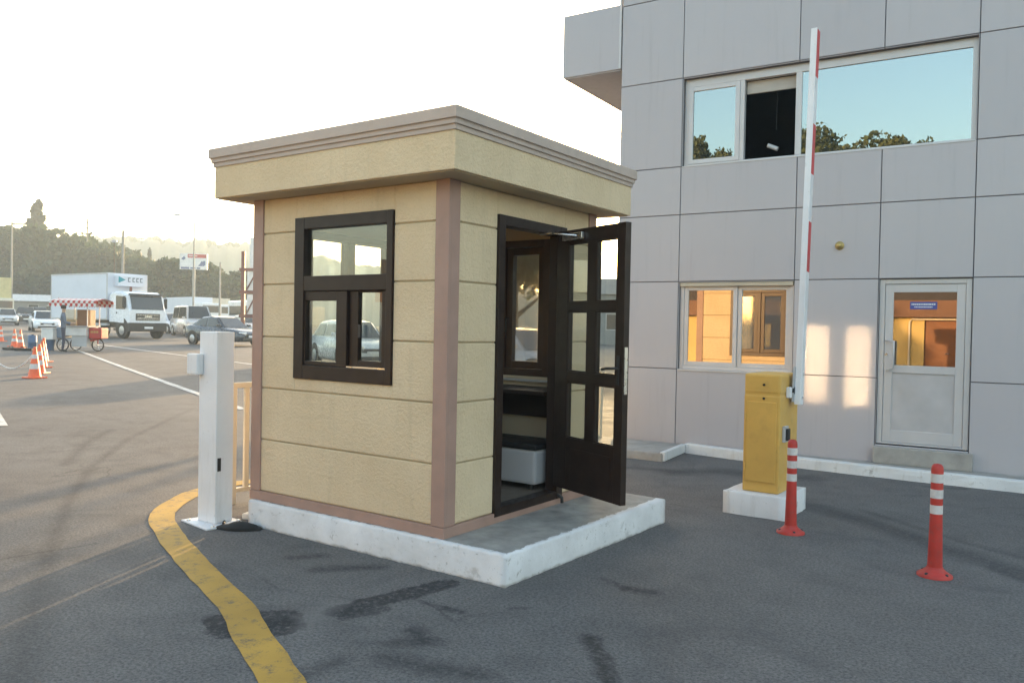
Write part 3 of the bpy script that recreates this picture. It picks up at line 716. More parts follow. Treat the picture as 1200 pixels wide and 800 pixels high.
# ------------------------------------------------------------------ barrier
bar=thing('barrier_gate','yellow barrier cabinet on a white concrete foot with its striped arm raised','barrier',(1.07,3.05,0))
mb=MB(); rough_slab(mb,[(.80,2.75),(1.325,2.75),(1.325,3.36),(.80,3.36)],0,.19,rnd=.012); lp('concrete_foot',mb,m_foot_paint,bar)
bm=bmesh.new()
mb=MB(); mb.box(.93,1.237,2.85,3.36,.191,1.01,0,.012); mb.box(.935,1.232,2.855,3.355,.98,1.035); mb.box(.93,1.237,2.85,3.36,1.022,1.19,0,.02)
cab=lp('cabinet',mb,m_yellow,bar)
mb=MB(); mb.box(.958,1.209,2.838,2.851,.28,.955,0,.004); lp('service_door',mb,m_yellow,bar)
for z in (.40,.83):
    mb=MB(); mb.tube([(.952,2.836,z-.03),(.952,2.836,z+.03)],.007,8); lp('door_hinge',mb,m_yellow,bar)
for z in (.985,1.10):
    mb=MB(); mb.lathe([(.010,0),(.010,-.012)],10,(1.10,2.85,z),0,True,'y'); lp('key_lock',mb,m_black,bar)
mb=MB(); mb.box(1.2375,1.262,2.92,3.02,.62,.755,0,.004); pl_=lp('switch_box',mb,m_grey_plastic,bar)
mb=MB(); mb.box(1.2625,1.285,2.935,3.0,.635,.735,0,.008); mb.shift(tuple(bar.location)).build('switch',m_black,pl_)
# arm
mb=MB(); mb.lathe([(.035,0),(.035,.05)],14,(1.238,3.10,1.05),0,True,'x'); lp('pivot',mb,m_black,bar)
A0=Vector((1.31,3.12,.93)); A1=Vector((1.325,3.30,4.16)); ad=(A1-A0).normalized(); ay=Vector((0,1,0)); ay=(ay-ad*ay.dot(ad)).normalized(); ax=ay.cross(ad)
AM=Matrix(((ax.x,ay.x,ad.x,A0.x),(ax.y,ay.y,ad.y,A0.y),(ax.z,ay.z,ad.z,A0.z),(0,0,0,1))); LA=(A1-A0).length
mb=MB(); mb.M=AM; mb.box(-.027,.027,-.045,.045,0,LA,0,.006); arm=lp('arm',mb,[m_white_paint],bar)
m_redtape=mat('red_tape',(.52,.05,.05),.5)
for z0,z1 in ((LA-.42,LA-.01),(LA-1.26,LA-.83),(LA-2.10,LA-1.67)):
    mb=MB(); mb.M=AM; mb.box(.0272,.0285,-.040,.040,z0,z1); mb.shift(tuple(bar.location)).build('red_band',m_redtape,arm)
mb=MB(); mb.M=AM; mb.box(-.045,-.0275,-.055,.055,.02,.32,0,.004); lp('arm_bracket',mb,m_grey_plastic,bar)
for z in (.06,.26):
    mb=MB(); mb.M=AM; mb.lathe([(.012,.0272),(.010,.036)],8,(0,0,z),0,True,'x'); lp('bolt',mb,m_chrome,bar)
mb=MB(); mb.box(1.238,1.275,3.00,3.05,.99,1.08,0,.006); lp('photocell',mb,[m_white_paint],bar)

# ------------------------------------------------------------------ flexible bollards
def bollard(loc,label):
    t=thing('traffic_bollard',label,'bollard',loc,0,'red flexible bollards by the barrier')
    mb=MB(); mb.lathe([(.105,0),(.105,.012),(.075,.03),(.052,.05),(.048,.06)],28); mb.build('base',m_red,t)
    mb=MB(); mb.lathe([(.0445,.058),(.040,.25),(.0365,.40),(.0365,.685),(.033,.705),(.022,.718),(.004,.722)],24); mb.build('post',m_red,t)
    for z in (.43,.53,.63):
        mb=MB(); mb.lathe([(.0375,z-.028),(.038,z-.02),(.038,z+.02),(.0375,z+.028)],24); mb.build('reflective_band',m_reflect,t)
    for k in range(4):
        mb=MB(); mb.lathe([(.011,.0),(.011,.022),(.006,.026)],8,(.083*math.cos(k*1.57+.6),.083*math.sin(k*1.57+.6),.005)); mb.build('bolt',m_black,t)
    return t
b1=bollard((1.475,2.40,0),'red striped flexible bollard standing in front of the yellow barrier cabinet')
b2=copy_tree(b1); b2.location=(2.545,1.86,0); b2.rotation_euler.z=.5
tag(b2,'red striped flexible bollard standing alone on the asphalt right of the barrier')

# ------------------------------------------------------------------ white intercom pillar, cable cover, fence
pil=thing('card_reader_pillar','tall square white steel pillar with side box beside the booth','pillar',(-2.15,-.16,0))
mb=MB(); mb.box(-2.26,-2.04,-.24,-.085,.012,1.465,0,.008); lp('post',mb,m_white_paint,pil)
mb=MB(); mb.M=Matrix.Translation((-2.14,-.19,0))@Matrix.Rotation(R(-8),4,'Z'); mb.box(-.21,.20,-.15,.17,0,.012,0,.003); lp('base_plate',mb,m_white_paint,pil)
mb=MB(); mb.box(-2.335,-2.205,-.30,-.2405,1.135,1.295,0,.01); lp('reader_box',mb,m_white_paint,pil)
mb=MB(); mb.box(-2.0398,-2.036,-.225,-.195,.41,.51,0,.001); lp('slot',mb,m_black,pil)
for x,y in ((-2.30,-.29),(-1.98,-.30),(-2.0,-.06)):
    mb=MB(); mb.lathe([(.014,.012),(.014,.022),(.008,.026)],6,(x,y,0)); lp('bolt',mb,m_chrome,pil)
t=thing('cable_cover','crumpled black cable cover on the asphalt at the foot of the white pillar','cable cover',(-1.83,-.18,0))
mb=MB(); rings=[]
for i in range(9):
    x=-.17+i*.0425; h=.05*math.sin(math.pi*(i+.6)/9.4)*random.uniform(.6,1.15)+.008; wd=.07*math.sin(math.pi*(i+.8)/9.8)+.01
    rings.append([(x,-wd,0.0),(x+random.uniform(-.01,.01),-wd*.8,h*.7),(x,0,h),(x,wd*.7,h*.6),(x,wd,0)])
mb.M=Matrix.Rotation(R(30),4,'Z'); mb.loft(rings,0,True,True); mb.build('cover',m_rubber,t)
mb=MB(); mb.tube([(-.16,-.02,.02),(-.22,.03,.02),(-.24,.09,.015)],.011,6); mb.build('cable',m_black,t)
t=tag(MB().build('x',m_conc),None); bpy.data.objects.remove(t)
mb=MB(); mb.M=Matrix.Rotation(R(20),4,'Z'); mb.box(-.10,.10,-.05,.05,0,.045,0,.008)
o=mb.build('broken_tile',mat('tile_white',(.6,.56,.5),.8)); o.location=(-1.99,.10,0); tag(o,'broken pale tile lying between white pillar and plinth corner','tile')

def fence(loc,p1,L,h,label,m,n,grp=None,name='railing_fence'):
    d=Vector((p1[0]-loc[0],p1[1]-loc[1],0)); rz=math.atan2(d.y,d.x); L=d.length
    t=thing(name,label,'fence',loc,rz)
    zz=loc[2]
    mb=MB(); mb.box(0,L,-.02,.02,h-.045,h,0,.003); mb.build('top_rail',m,t)
    mb=MB(); mb.box(0,L,-.018,.018,.10,.135,0,.003); mb.build('bottom_rail',m,t)
    for i in range(n+1):
        x=L*i/n; post=(i%8==0 or i==n)
        mb=MB(); a=.026 if post else .021
        mb.box(min(max(x-a,0),L-2*a),min(max(x-a,0),L-2*a)+2*a,-a*.7,a*.7,0 if post else .1352,h-.0455,0,.002)
        mb.build('post' if post else 'upright',m,t)
    return t
m_cream=mat('cream_fence_paint',(.66,.58,.46),.5,var=.05,vs=4)
fence((-2.575,.27,0),(-1.97,5.62,0),0,1.03,'cream metal railing fence running from the white pillar past the booth back',m_cream,36)

# ------------------------------------------------------------------ cars
def paint(name,c): return mat(name,c,.28,0,var=.04,vs=2,dirt=.12,dirtc=tuple(x*.7+.03 for x in c),coat=.6,spec=.5)
P_white=paint('white_car_paint',(.72,.73,.75)); P_dark=paint('blue_grey_car_paint',(.035,.045,.06)); P_silver=paint('silver_car_paint',(.45,.46,.47)); P_black=paint('black_car_paint',(.025,.026,.03)); P_cream=paint('cream_van_paint',(.62,.58,.48))
m_hl=mat('headlight_lens',(.75,.75,.72),.12,.3); m_tail=mat('tail_lens',(.4,.02,.02),.25); m_grille=mat('grille_black',(.02,.02,.022),.5); m_plate=mat('number_plate_white',(.7,.7,.7),.5); m_hub=mat('wheel_rim',(.42,.42,.43),.35,.7)
KINDS={ # L,W,H, hood z, belt z, windshield base x, roof front x, roof rear x, rear-glass base x, tail z (x forward, from centre)
 'sedan':(4.4,1.75,1.45,.86,.92,.95,.25,-.95,-1.62,1.0),
 'hatch':(4.0,1.72,1.50,.88,.95,1.0,.32,-1.25,-1.86,.98),
 'suv':(4.5,1.85,1.72,1.02,1.08,1.05,.45,-1.7,-2.12,1.08),
 'van':(5.0,1.9,2.05,1.12,1.15,1.75,1.15,-2.3,-2.44,1.16)}
def car(name,label,cat,kind,pm,loc,rz,group=None):
    L,Wd,Hh,zh,zb,xw,xf,xr,xg,zt2=KINDS[kind]; t=thing(name,label,cat,loc,rz,group)
    hw=Wd/2; l=L/2
    st=[(-l,.78,.50,zt2-.14),(-l+.08,.93,.30,zt2-.03),(-l+.35,1,.22,zt2),(xg,1,.2,zt2+.0),(0,1,.19,zb),(xw,1,.2,zh+.02),(l-.55,.97,.2,zh-.06),(l-.18,.90,.22,zh-.16),(l-.03,.74,.28,zh-.27),(l,.66,.36,zh-.34)]
    rings=[]
    for x,k,z0,z1 in st:
        a=hw*k; zm=(z0+z1)/2
        half=[(a*.88,z0),(a*.98,z0+.10),(a,zm),(a*.97,z1-.07),(a*.86,z1-.005),(a*.5,z1+.015)]
        rings.append([(x,y,z) for y,z in half]+[(x,-y,z) for y,z in reversed(half)])
    mb=MB(); mb.loft(rings,0,True,True)
    # greenhouse
    tw=hw*.70; bw=hw*.89; zr=Hh
    B=[(xw,bw*.93,zh+.0),(xg,bw*.93,zt2-.02)]
    g=[[(xg,bw*.9,zt2-.02),(xg,-bw*.9,zt2-.02)],]
    sec=[(xg-.0,bw*.90,zt2-.02,bw*.90,zt2+.01),(xr,bw,zb-.03,tw,zr-.05),((xr+xf)/2,bw,zb-.03,tw,zr),(xf,bw,zb-.03,tw*.98,zr-.05),(xw,bw*.93,zh-.02,bw*.90,zh+.01)]
    rr=[]
    for x,b_,zb_,tt,zt3 in sec:
        rr.append([(x,b_,zb_),(x,tt+(.03 if zt3>zb_+.1 else 0),zt3-(.06 if zt3>zb_+.1 else 0)),(x,tt*.9,zt3),(x,-tt*.9,zt3),(x,-tt-(.03 if zt3>zb_+.1 else 0),zt3-(.06 if zt3>zb_+.1 else 0)),(x,-b_,zb_)])
    mb.loft(rr,0,True,False); mb.build('body',pm,t)
    e=.012
    def lerp(a,b,k): return tuple(a[i]+(b[i]-a[i])*k for i in range(3))
    def pane(nm,q,inset,mat_=g_car,o=(0,0,0)):
        c=[sum(p[i] for p in q)/len(q) for i in range(3)]
        mb=MB(); mb.poly([tuple(lerp(p,c,inset)[i]+o[i] for i in range(3)) for p in q]); 
        return mb.build(nm,mat_,t)
    m_gl=m_carglass
    dx=zr-zh; 
    pane('windscreen',[(xw,bw*.9,zh+.02),(xw,-bw*.9,zh+.02),(xf,-tw*.92,zr-.05),(xf,tw*.92,zr-.05)],.07,m_gl,(.012,0,.012))
    pane('rear_window',[(xg,-bw*.88,zt2+.02),(xg,bw*.88,zt2+.02),(xr,tw*.92,zr-.05),(xr,-tw*.92,zr-.05)],.10,m_gl,(-.012,0,.012))
    xm=(xr+xf)/2-.05
    for s in (1,-1):
        k=lambda x,z:(x,s*(bw+(tw+.03-bw)*max(0,min(1,(z-zb)/(zr-.10-zb)))),z)
        zl,zu=zb+.03,zr-.13
        q1=[k(xm+.04,zl),k(xw-.20,zl),k(xf-.02,zu),k(xm+.04,zu)]; q2=[k(xg+.30,zl),k(xm-.04,zl),k(xm-.04,zu),k(xr+.06,zu)]
        if s<0: q1.reverse(); q2.reverse()
        pane('side_window',q1,.03,m_gl,(0,s*.012,0)); pane('side_window',q2,.03,m_gl,(0,s*.012,0))
        mb=MB(); mb.box(xw-.28,xw-.14,s*(bw+.02) if s>0 else s*(bw+.20),s*(bw+.20) if s>0 else s*(bw+.02),zb+.02,zb+.14,0,.02); mb.build('side_mirror',pm,t)
        mb=MB(); y=s*hw*.60; mb.M=Matrix.Translation((l-.10,y,zh-.25))@Matrix.Rotation(-s*R(-28),4,'Z'); mb.box(-.06,.04,-.19,.19,-.075,.07,0,.03); mb.build('headlight',m_hl,t)
        mb=MB(); mb.box(-l-.005,-l+.12,min(s*hw*.55,s*hw*.82),max(s*hw*.55,s*hw*.82),zt2-.32,zt2-.12,0,.02); mb.build('tail_light',m_tail,t)
        for wx in (l-.82,-l+.80):
            r=.32 if kind!='suv' else .36
            mb=MB(); y0=s*(hw-.20); y1=s*(hw+.006); a=[(r*.6,0),(r,.03),(r,.17),(r*.93,.206)]
            mb.lathe([(q,s*z) for q,z in a],20,(wx,s*(hw-.2),r),0,True,'y'); wh=mb.build('wheel',m_rubber,t)
            mb=MB(); mb.lathe([(r*.62,s*.0),(r*.60,s*.008),(r*.15,s*.014)],14,(wx,s*(hw+.007),r),0,True,'y'); mb.build('rim',m_hub,wh)
            mb=MB(); mb.lathe([(r+.06,-s*.03),(r+.06,s*.003)],18,(wx,s*hw,r+.03),0,True,'y'); mb.build('wheel_arch',m_grille,t)
    mb=MB(); mb.box(l-.06,l+.012,-.42,.42,zh-.40,zh-.27,0,.02); mb.build('grille',m_grille,t)
    mb=MB(); mb.box(l-.08,l+.02,-hw*.66,hw*.66,.26,.37,0,.02); mb.build('lower_intake',m_grille,t)
    mb=MB(); mb.box(l+.0,l+.028,-.25,.25,.42,.53,0,.004); mb.build('number_plate',m_plate,t)
    return t
m_carglass=mat('dark_car_glass',(.025,.03,.032),.06,0,var=.05,spec=.9)
HD=math.atan2(-.10,1)   # traffic heads to +X
G_TR='vehicles queueing on the road'
def on(d,px): p=W(d,px); return (p.x,p.y,p.z)
car('parked_car','dark blue grey sedan just left of the booth, partly behind the white pillar','car','sedan',P_dark,on(41.0,263),HD+.12,G_TR)
car('parked_car','white sedan behind the vendor cart with its front towards the booth','car','sedan',P_white,on(57.5,52),HD-.25,G_TR)
car('parked_car','white car half hidden between the box truck and silver minivan','car','hatch',P_white,on(60,200),HD,G_TR)
car('minivan','silver minivan directly behind the dark blue grey sedan','van','van',P_silver,on(55,226),HD-.25,G_TR)
car('parked_car','pale hatchback showing its bonnet beyond the dark sedan next to the booth','car','hatch',P_silver,on(60,292),HD-.2,G_TR)
car('parked_car','silver hatchback at the left photo edge behind the orange cones','car','hatch',P_silver,on(74,8),HD-.25,G_TR)
car('parked_car','dark off-road car between the silver hatchback and the white sedan','car','suv',P_black,on(82,30),HD-.3,G_TR)
car('parked_car','black roofed car far back behind the white sedan','car','suv',P_black,on(88,45),HD-.2,G_TR)
car('minivan','cream van in the far queue left of the box truck','van','van',P_cream,on(95,66),HD-.2,G_TR)
car('parked_car','white car standing behind the booth, visible through its windows','car','hatch',P_white,on(27,412),HD-.3,G_TR)
car('parked_car','white car behind the railing, framed by the back window of the booth','car','sedan',P_white,on(21,608),HD-.1,G_TR)
bus=thing('minibus','white minibus behind the dark sedan, partly hidden by the booth','minibus',on(66,300),HD-.15)
mb=MB(); mb.box(-3.4,3.2,-1.05,1.05,.45,2.65,0,.15); mb.build('body',P_white,bus)
mb=MB(); mb.box(3.17,3.215,-.92,.92,1.35,2.25,0,.02); mb.build('windscreen',m_carglass,bus)
for s in (1,-1):
    mb=MB(); mb.box(-3.0,2.7,s*1.04-.02,s*1.04+.02,1.45,2.2,0,.005); mb.build('side_window',m_carglass,bus)
    mb=MB(); mb.box(3.16,3.22,s*.8-.16,s*.8+.16,.82,1.0,0,.02); mb.build('headlight',m_hl,bus)
    for x in (2.2,-2.2):
        mb=MB(); mb.lathe([(.2,0),(.40,.02),(.40,.2),(.36,.24)],18,(x,s*.83-.12,.40),0,True,'y'); mb.build('wheel',m_rubber,bus)
mb=MB(); mb.box(3.15,3.25,-1.0,1.0,.46,.72,0,.03); mb.build('bumper',m_grille,bus)

# box truck
tp=W(47.6,158); tk=thing('box_truck','white refrigerated box truck with its cab facing the booth','truck',tuple(tp),R(2))
P_tr=paint('white_truck_paint',(.74,.76,.80)); m_boxp=mat('box_panel_white',(.62,.64,.70),.5,var=.05,vs=.6,dirt=.2,dirtc=(.45,.45,.46))
# cab front at x=+1.3, box from -6.9 to -.75
mb=MB(); mb.box(-6.9,-.78,-1.25,1.25,1.05,3.78,0,.03); cargo=mb.build('cargo_box',m_boxp,tk)
mb=MB()
for x in (-6.88,-.80):
    for y in (-1.25,1.25): mb.box(x-.04,x+.04,y-.012,y+.012,1.06,3.77)
for z in (1.1,3.73):
    for y in (-1.25,1.25): mb.box(-6.8,-.86,y-.012,y+.012,z-.04,z+.04)
mb.build('edge_trim',m_alu,cargo)
mb=MB(); mb.box(-.775,-.40,-.85,.85,3.02,3.66,0,.06); fr=mb.build('cooling_unit',m_boxp,tk)
mb=MB(); mb.poly([(-.394,-.80,3.20),(-.394,-.36,3.40),(-.394,-.80,3.60)]); mb.build('teal_emblem',mat('teal_emblem',(.02,.25,.30),.5),fr)
mb=MB()
for y0 in (-.22,.06,.30,.54):
    mb.box(-.398,-.393,y0,y0+.06,3.28,3.54); mb.box(-.398,-.393,y0+.062,y0+.16,3.48,3.54); mb.box(-.398,-.393,y0+.062,y0+.16,3.28,3.33)
mb.build('grey_lettering',mat('letter_grey',(.16,.18,.2),.6),fr)
mb=MB(); mb.box(-.5,-.42,-.06,.06,2.7,3.02); mb.build('exhaust_stack',m_steelred,tk)
# cab: lofted profile
def cabring(x,zb_,ztp,wd,ch=.14): 
    return [(x,wd,zb_),(x,wd,ztp-ch),(x,wd-ch*.9,ztp),(x,-wd+ch*.9,ztp),(x,-wd,ztp-ch),(x,-wd,zb_)]
mb=MB(); mb.loft([cabring(-.72,.95,2.62,1.15),cabring(-.2,.95,2.72,1.17),cabring(.55,.9,2.70,1.17),cabring(.98,.9,2.52,1.15),cabring(1.10,.9,2.2,1.14,.30),cabring(1.27,.9,1.62,1.13,.08)],0,True,False)
cb=mb.build('cab',P_tr,tk)
mb=MB(); mb.poly([(1.285,-1.0,1.68),(1.285,1.0,1.68),(1.035,.98,2.46),(1.035,-.98,2.46)]); ws=mb.build('windscreen',m_carglass,tk)
ws.location=(.012,0,.004)
mb=MB(); mb.box(1.0,1.22,-1.05,1.05,2.50,2.58,0,.03); mb.build('sun_visor',mat('visor_dark',(.05,.06,.07),.4),tk)
for s in (1,-1):
    mb=MB(); q=[(.0,s*1.182,1.68),(.92,s*1.178,1.68),(.86,s*1.17,2.40),(.0,s*1.18,2.45)]; mb.poly(q if s<0 else q[::-1]); mb.build('side_window',m_carglass,tk)
    mb=MB(); y=s*1.22; mb.box(.95,1.05,y-.02,y+.16*1 if s>0 else y+.02,1.75,2.35,0,.02) if s>0 else mb.box(.95,1.05,y-.16,y+.02,1.75,2.35,0,.02); mb.tube([(.95,s*1.15,2.42),(1.0,s*1.32,2.40),(1.0,s*1.32,2.3)],.018,6); mb.build('wing_mirror',m_black,tk)
    mb=MB(); mb.box(1.27,1.36,s*.92-.17,s*.92+.17,.72,.90,0,.03); mb.build('headlight',m_hl,tk)
    mb=MB(); mb.box(.05,.12,min(s*1.17,s*1.20),max(s*1.17,s*1.20),1.42,1.52); mb.build('door_handle',m_black,tk)
    for wx,nm in ((.55,'wheel'),(-4.9,'wheel')):
        r=.47; mb=MB(); mb.lathe([(r*.55,0),(r,s*.03),(r,s*.26),(r*.92,s*.29)],22,(wx,s*.87,r),0,True,'y'); wh=mb.build('wheel',m_rubber,tk)
        mb=MB(); mb.lathe([(r*.55,0),(r*.5,s*-.04 if 0 else s*.006),(r*.2,s*.03)],16,(wx,s*1.161,r),0,True,'y'); mb.build('rim',m_hub,wh)
    mb=MB(); mb.box(-3.9,-.9,min(s*1.0,s*1.15),max(s*1.0,s*1.15),.42,.56,0,.01); mb.box(-3.9,-.9,min(s*1.0,s*1.15),max(s*1.0,s*1.15),.72,.86,0,.01); mb.build('side_guard',m_grey_plastic,tk)
    mb=MB(); mb.lathe([(.60,-s*.10),(.60,s*.02)],20,(.55,s*1.14,.62),0,True,'y'); mb.build('mudguard',m_grille,tk)
mb=MB(); mb.box(-6.8,1.0,-.45,.45,.62,1.04); mb.build('chassis',m_black,tk)
mb=MB(); mb.box(1.05,1.37,-1.16,1.16,.42,.92,0,.05); bmp=mb.build('bumper',m_grille,tk)
mb=MB(); mb.box(1.371,1.378,-.27,.27,.58,.70); mb.build('number_plate',m_plate,bmp)
mb=MB(); mb.box(1.255,1.305,-.75,.75,1.05,1.45,0,.02); gr=mb.build('grille',m_grille,tk)
mb=MB(); 
for z in (1.12,1.2,1.36): mb.box(1.306,1.312,-.70,.70,z-.012,z+.012)
mb.box(1.3125,1.32,-.22,.22,1.24,1.32); mb.build('chrome_bar',m_chrome,gr)
mb=MB(); mb.lathe([(.13,0),(.13,.004)],4,(-6.0,-1.266,2.25),0,False,'y'); mb.build('red_diamond',m_red,cargo)

# far lorries
def lorry(label,loc,rz,L,H,m1,cabm,name='lorry'):
    t=thing(name,label,'lorry',loc,rz)
    mb=MB(); mb.box(-L/2,L/2-2.1,-1.2,1.2,.95,H,0,.03); mb.build('cargo_box',m1,t)
    mb=MB(); mb.box(L/2-2.0,L/2,-1.15,1.15,.7,min(H,2.6),0,.12); mb.build('cab',cabm,t)
    mb=MB(); mb.box(L/2-.02,L/2+.012,-1.0,1.0,1.5,2.3,0,.004); mb.build('windscreen',m_carglass,t)
    mb=MB(); mb.box(L/2-.02,L/2+.03,-1.1,1.1,.45,.75,0,.01); mb.build('bumper',m_grille,t)
    for s in (1,-1):
        for x in (L/2-1.0,-L/2+1.5,-L/2+2.6):
            mb=MB(); mb.lathe([(.25,0),(.47,s*.03),(.47,s*.24),(.4,s*.27)],16,(x,s*.86,.47),0,True,'y'); mb.build('wheel',m_rubber,t)
    return t
m_ylorry=mat('yellow_lorry',(.50,.42,.20),.5); m_tarp=mat('tarp_beige',(.5,.45,.36),.7)
lorry('yellow lorry at the far left edge of the road',on(92,-6),HD-.15,9,4.9,m_ylorry,P_cream)
lorry('pale trailer lorry standing beyond the silver minivan',on(98,222),HD-.05,11,3.3,m_boxp,P_white)
lorry('beige tarpaulin lorry farther along the road behind the billboard pole',on(104,246),HD-.05,10,3.4,m_tarp,P_white)

# ------------------------------------------------------------------ vendor's three-wheeled cart
vp=W(32,96); vc=thing('vendor_cart','three-wheeled vendor cart with red and white scalloped awning','vendor cart',tuple(vp),math.atan2(RH.y,RH.x)-.05)
m_glasscart=glass('cart_glass',(.75,.72,.66),.08,.02); m_cwhite=mat('cart_white',(.62,.60,.58),.5); m_cred=mat('cart_red',(.42,.03,.025),.5); m_corn=mat('warm_goods',(.5,.33,.1),.7); m_brownbox=mat('cart_brown',(.20,.09,.04),.6)
mb=MB(); mb.box(-.55,.40,-.40,.40,.60,.95,0,.02); mb.build('counter',m_cwhite,vc)
mb=MB(); mb.box(-.60,.50,-.45,.45,.95,.985,0,.008); mb.build('worktop',m_grey_plastic,vc)
mb=MB(); mb.box(-.20,.40,-.36,.36,.18,.599,0,.01); mb.build('skirt_panel',m_grey_plastic,vc)
mb=MB(); mb.box(-.85,-.56,-.36,.36,.50,.93,0,.03); mb.build('side_locker',mat('blue_grey_locker',(.13,.17,.23),.5),vc)
mb=MB(); mb.box(-.02,.37,-.30,.30,.986,1.62,0,.01); mb.build('oven',m_brownbox,vc)
mb=MB(); mb.box(-.50,-.10,-.30,.30,.986,1.22,0,.01); mb.build('display_case',m_corn,vc)
mb=MB(); mb.box(-.52,.0,-.34,-.33,.99,1.62); mb.build('glass_screen',m_glasscart,vc)
for x in (-.55,.46):
    for y in (-.42,.42):
        mb=MB(); mb.tube([(x,y,.985),(x,y,1.80)],.018,6); mb.build('awning_post',m_cwhite,vc)
mb=MB(); n=18; xa,xb=-.95,.92
for i in range(n):
    x0=xa+(xb-xa)*i/n; x1=xa+(xb-xa)*(i+1)/n; mi=i%2
    prof=[(-.62,1.86),(-.57,1.97),(0,2.06),(.57,1.97),(.62,1.86)]
    for (y0,z0),(y1,z1) in zip(prof,prof[1:]): mb.poly([(x0,y0,z0),(x1,y0,z0),(x1,y1,z1),(x0,y1,z1)],mi)
    for y in (-.625,.625):
        pts=[(x0,y,1.87)]+[(x0+(x1-x0)*k/6,y,1.78-.06*math.sin(math.pi*k/6)) for k in range(7)]+[(x1,y,1.87)]
        mb.poly(pts,1-mi); mb.box(x0,x1,y-.004,y+.004,1.86,1.95,mi)
mb.build('awning',[m_cwhite,m_cred],vc)
mb=MB(); mb.box(.42,.92,-.25,.25,.50,.92,0,.03); mb.build('red_box',m_cred,vc)
mb=MB(); 
for k in range(5): mb.box(.50+k*.065,.54+k*.065,-.256,-.2505,.72,.80)
mb.build('lettering',m_corn,vc)
def spoked(x,y,r,name='wheel'):
    mb=MB(); ringp=[(x+r*.93*math.cos(2*math.pi*k/20),y,r+r*.93*math.sin(2*math.pi*k/20)) for k in range(21)]; mb.tube(ringp,r*.09,6); wh=mb.build(name,m_rubber,vc)
    mb=MB()
    for k in range(10):
        a=math.pi*k/5; mb.tube([(x,y,r),(x+r*.88*math.cos(a),y,r+r*.88*math.sin(a))],.006,4)
    mb.tube([(x,y-.05,r),(x,y+.05,r)],.03,8); mb.build('spokes',m_chrome,wh)
spoked(.66,-.02,.25); spoked(-.50,-.44,.25); spoked(-.50,.44,.25)
mb=MB(); mb.tube([(.66,-.02,.25),(.66,-.02,.50)],.02,6); mb.tube([(.42,-.12,.42),(.90,-.02,.55)],.05,6); mb.build('mudguard',m_cred,vc)
mb=MB(); mb.box(-.40,.66,-.03,.03,.42,.50); mb.build('frame',m_grey_plastic,vc)
tub=thing('blue_tub','blue plastic tub under the white cool box, left of the vendor cart','tub',tuple(W(31.8,58)),0)
mb=MB(); mb.lathe([(.17,0),(.22,.40),(.235,.42)],20); mb.build('tub',m_blue,tub)
cr=thing('cool_box','white cool box resting on top of the blue tub beside the cart','cool box',tuple(W(31.8,60,.43)),.3)
mb=MB(); mb.box(-.30,.30,-.2,.2,0,.40,0,.03); mb.build('box',m_cwhite,cr)
mb=MB(); mb.box(-.31,.31,-.21,.21,.401,.45,0,.015); mb.build('lid',m_cwhite,cr)
bb=thing('water_drum','dark blue upright drum behind the cones, left of the white cool box','drum',tuple(W(33,38)),0)
mb=MB(); mb.lathe([(.15,0),(.165,.02),(.165,.25),(.172,.26),(.165,.27),(.165,.52),(.14,.55)],20); mb.build('barrel',m_blue,bb)
mb=MB(); mb.lathe([(.05,.551),(.05,.58)],10,(.05,0,0)); mb.build('cap',m_black,bb)
for i,(px,d,r_) in enumerate(((13,31.5,.2),(28,31.2,.9))):
    o=thing('cone_base_block',('dark rubber base block lying on the asphalt at far left','dark rubber base block lying in front of the blue drum')[i],'base block',tuple(W(d,px)),r_,'loose rubber base blocks')
    mb=MB(); mb.box(-.30,.30,-.15,.15,0,.09,0,.02); mb.build('slab',m_rubber,o)
    mb=MB(); mb.tube([(-.1,0,.09),(-.1,0,.14),(.1,0,.14),(.1,0,.09)],.015,6); mb.build('handle',m_rubber,o)
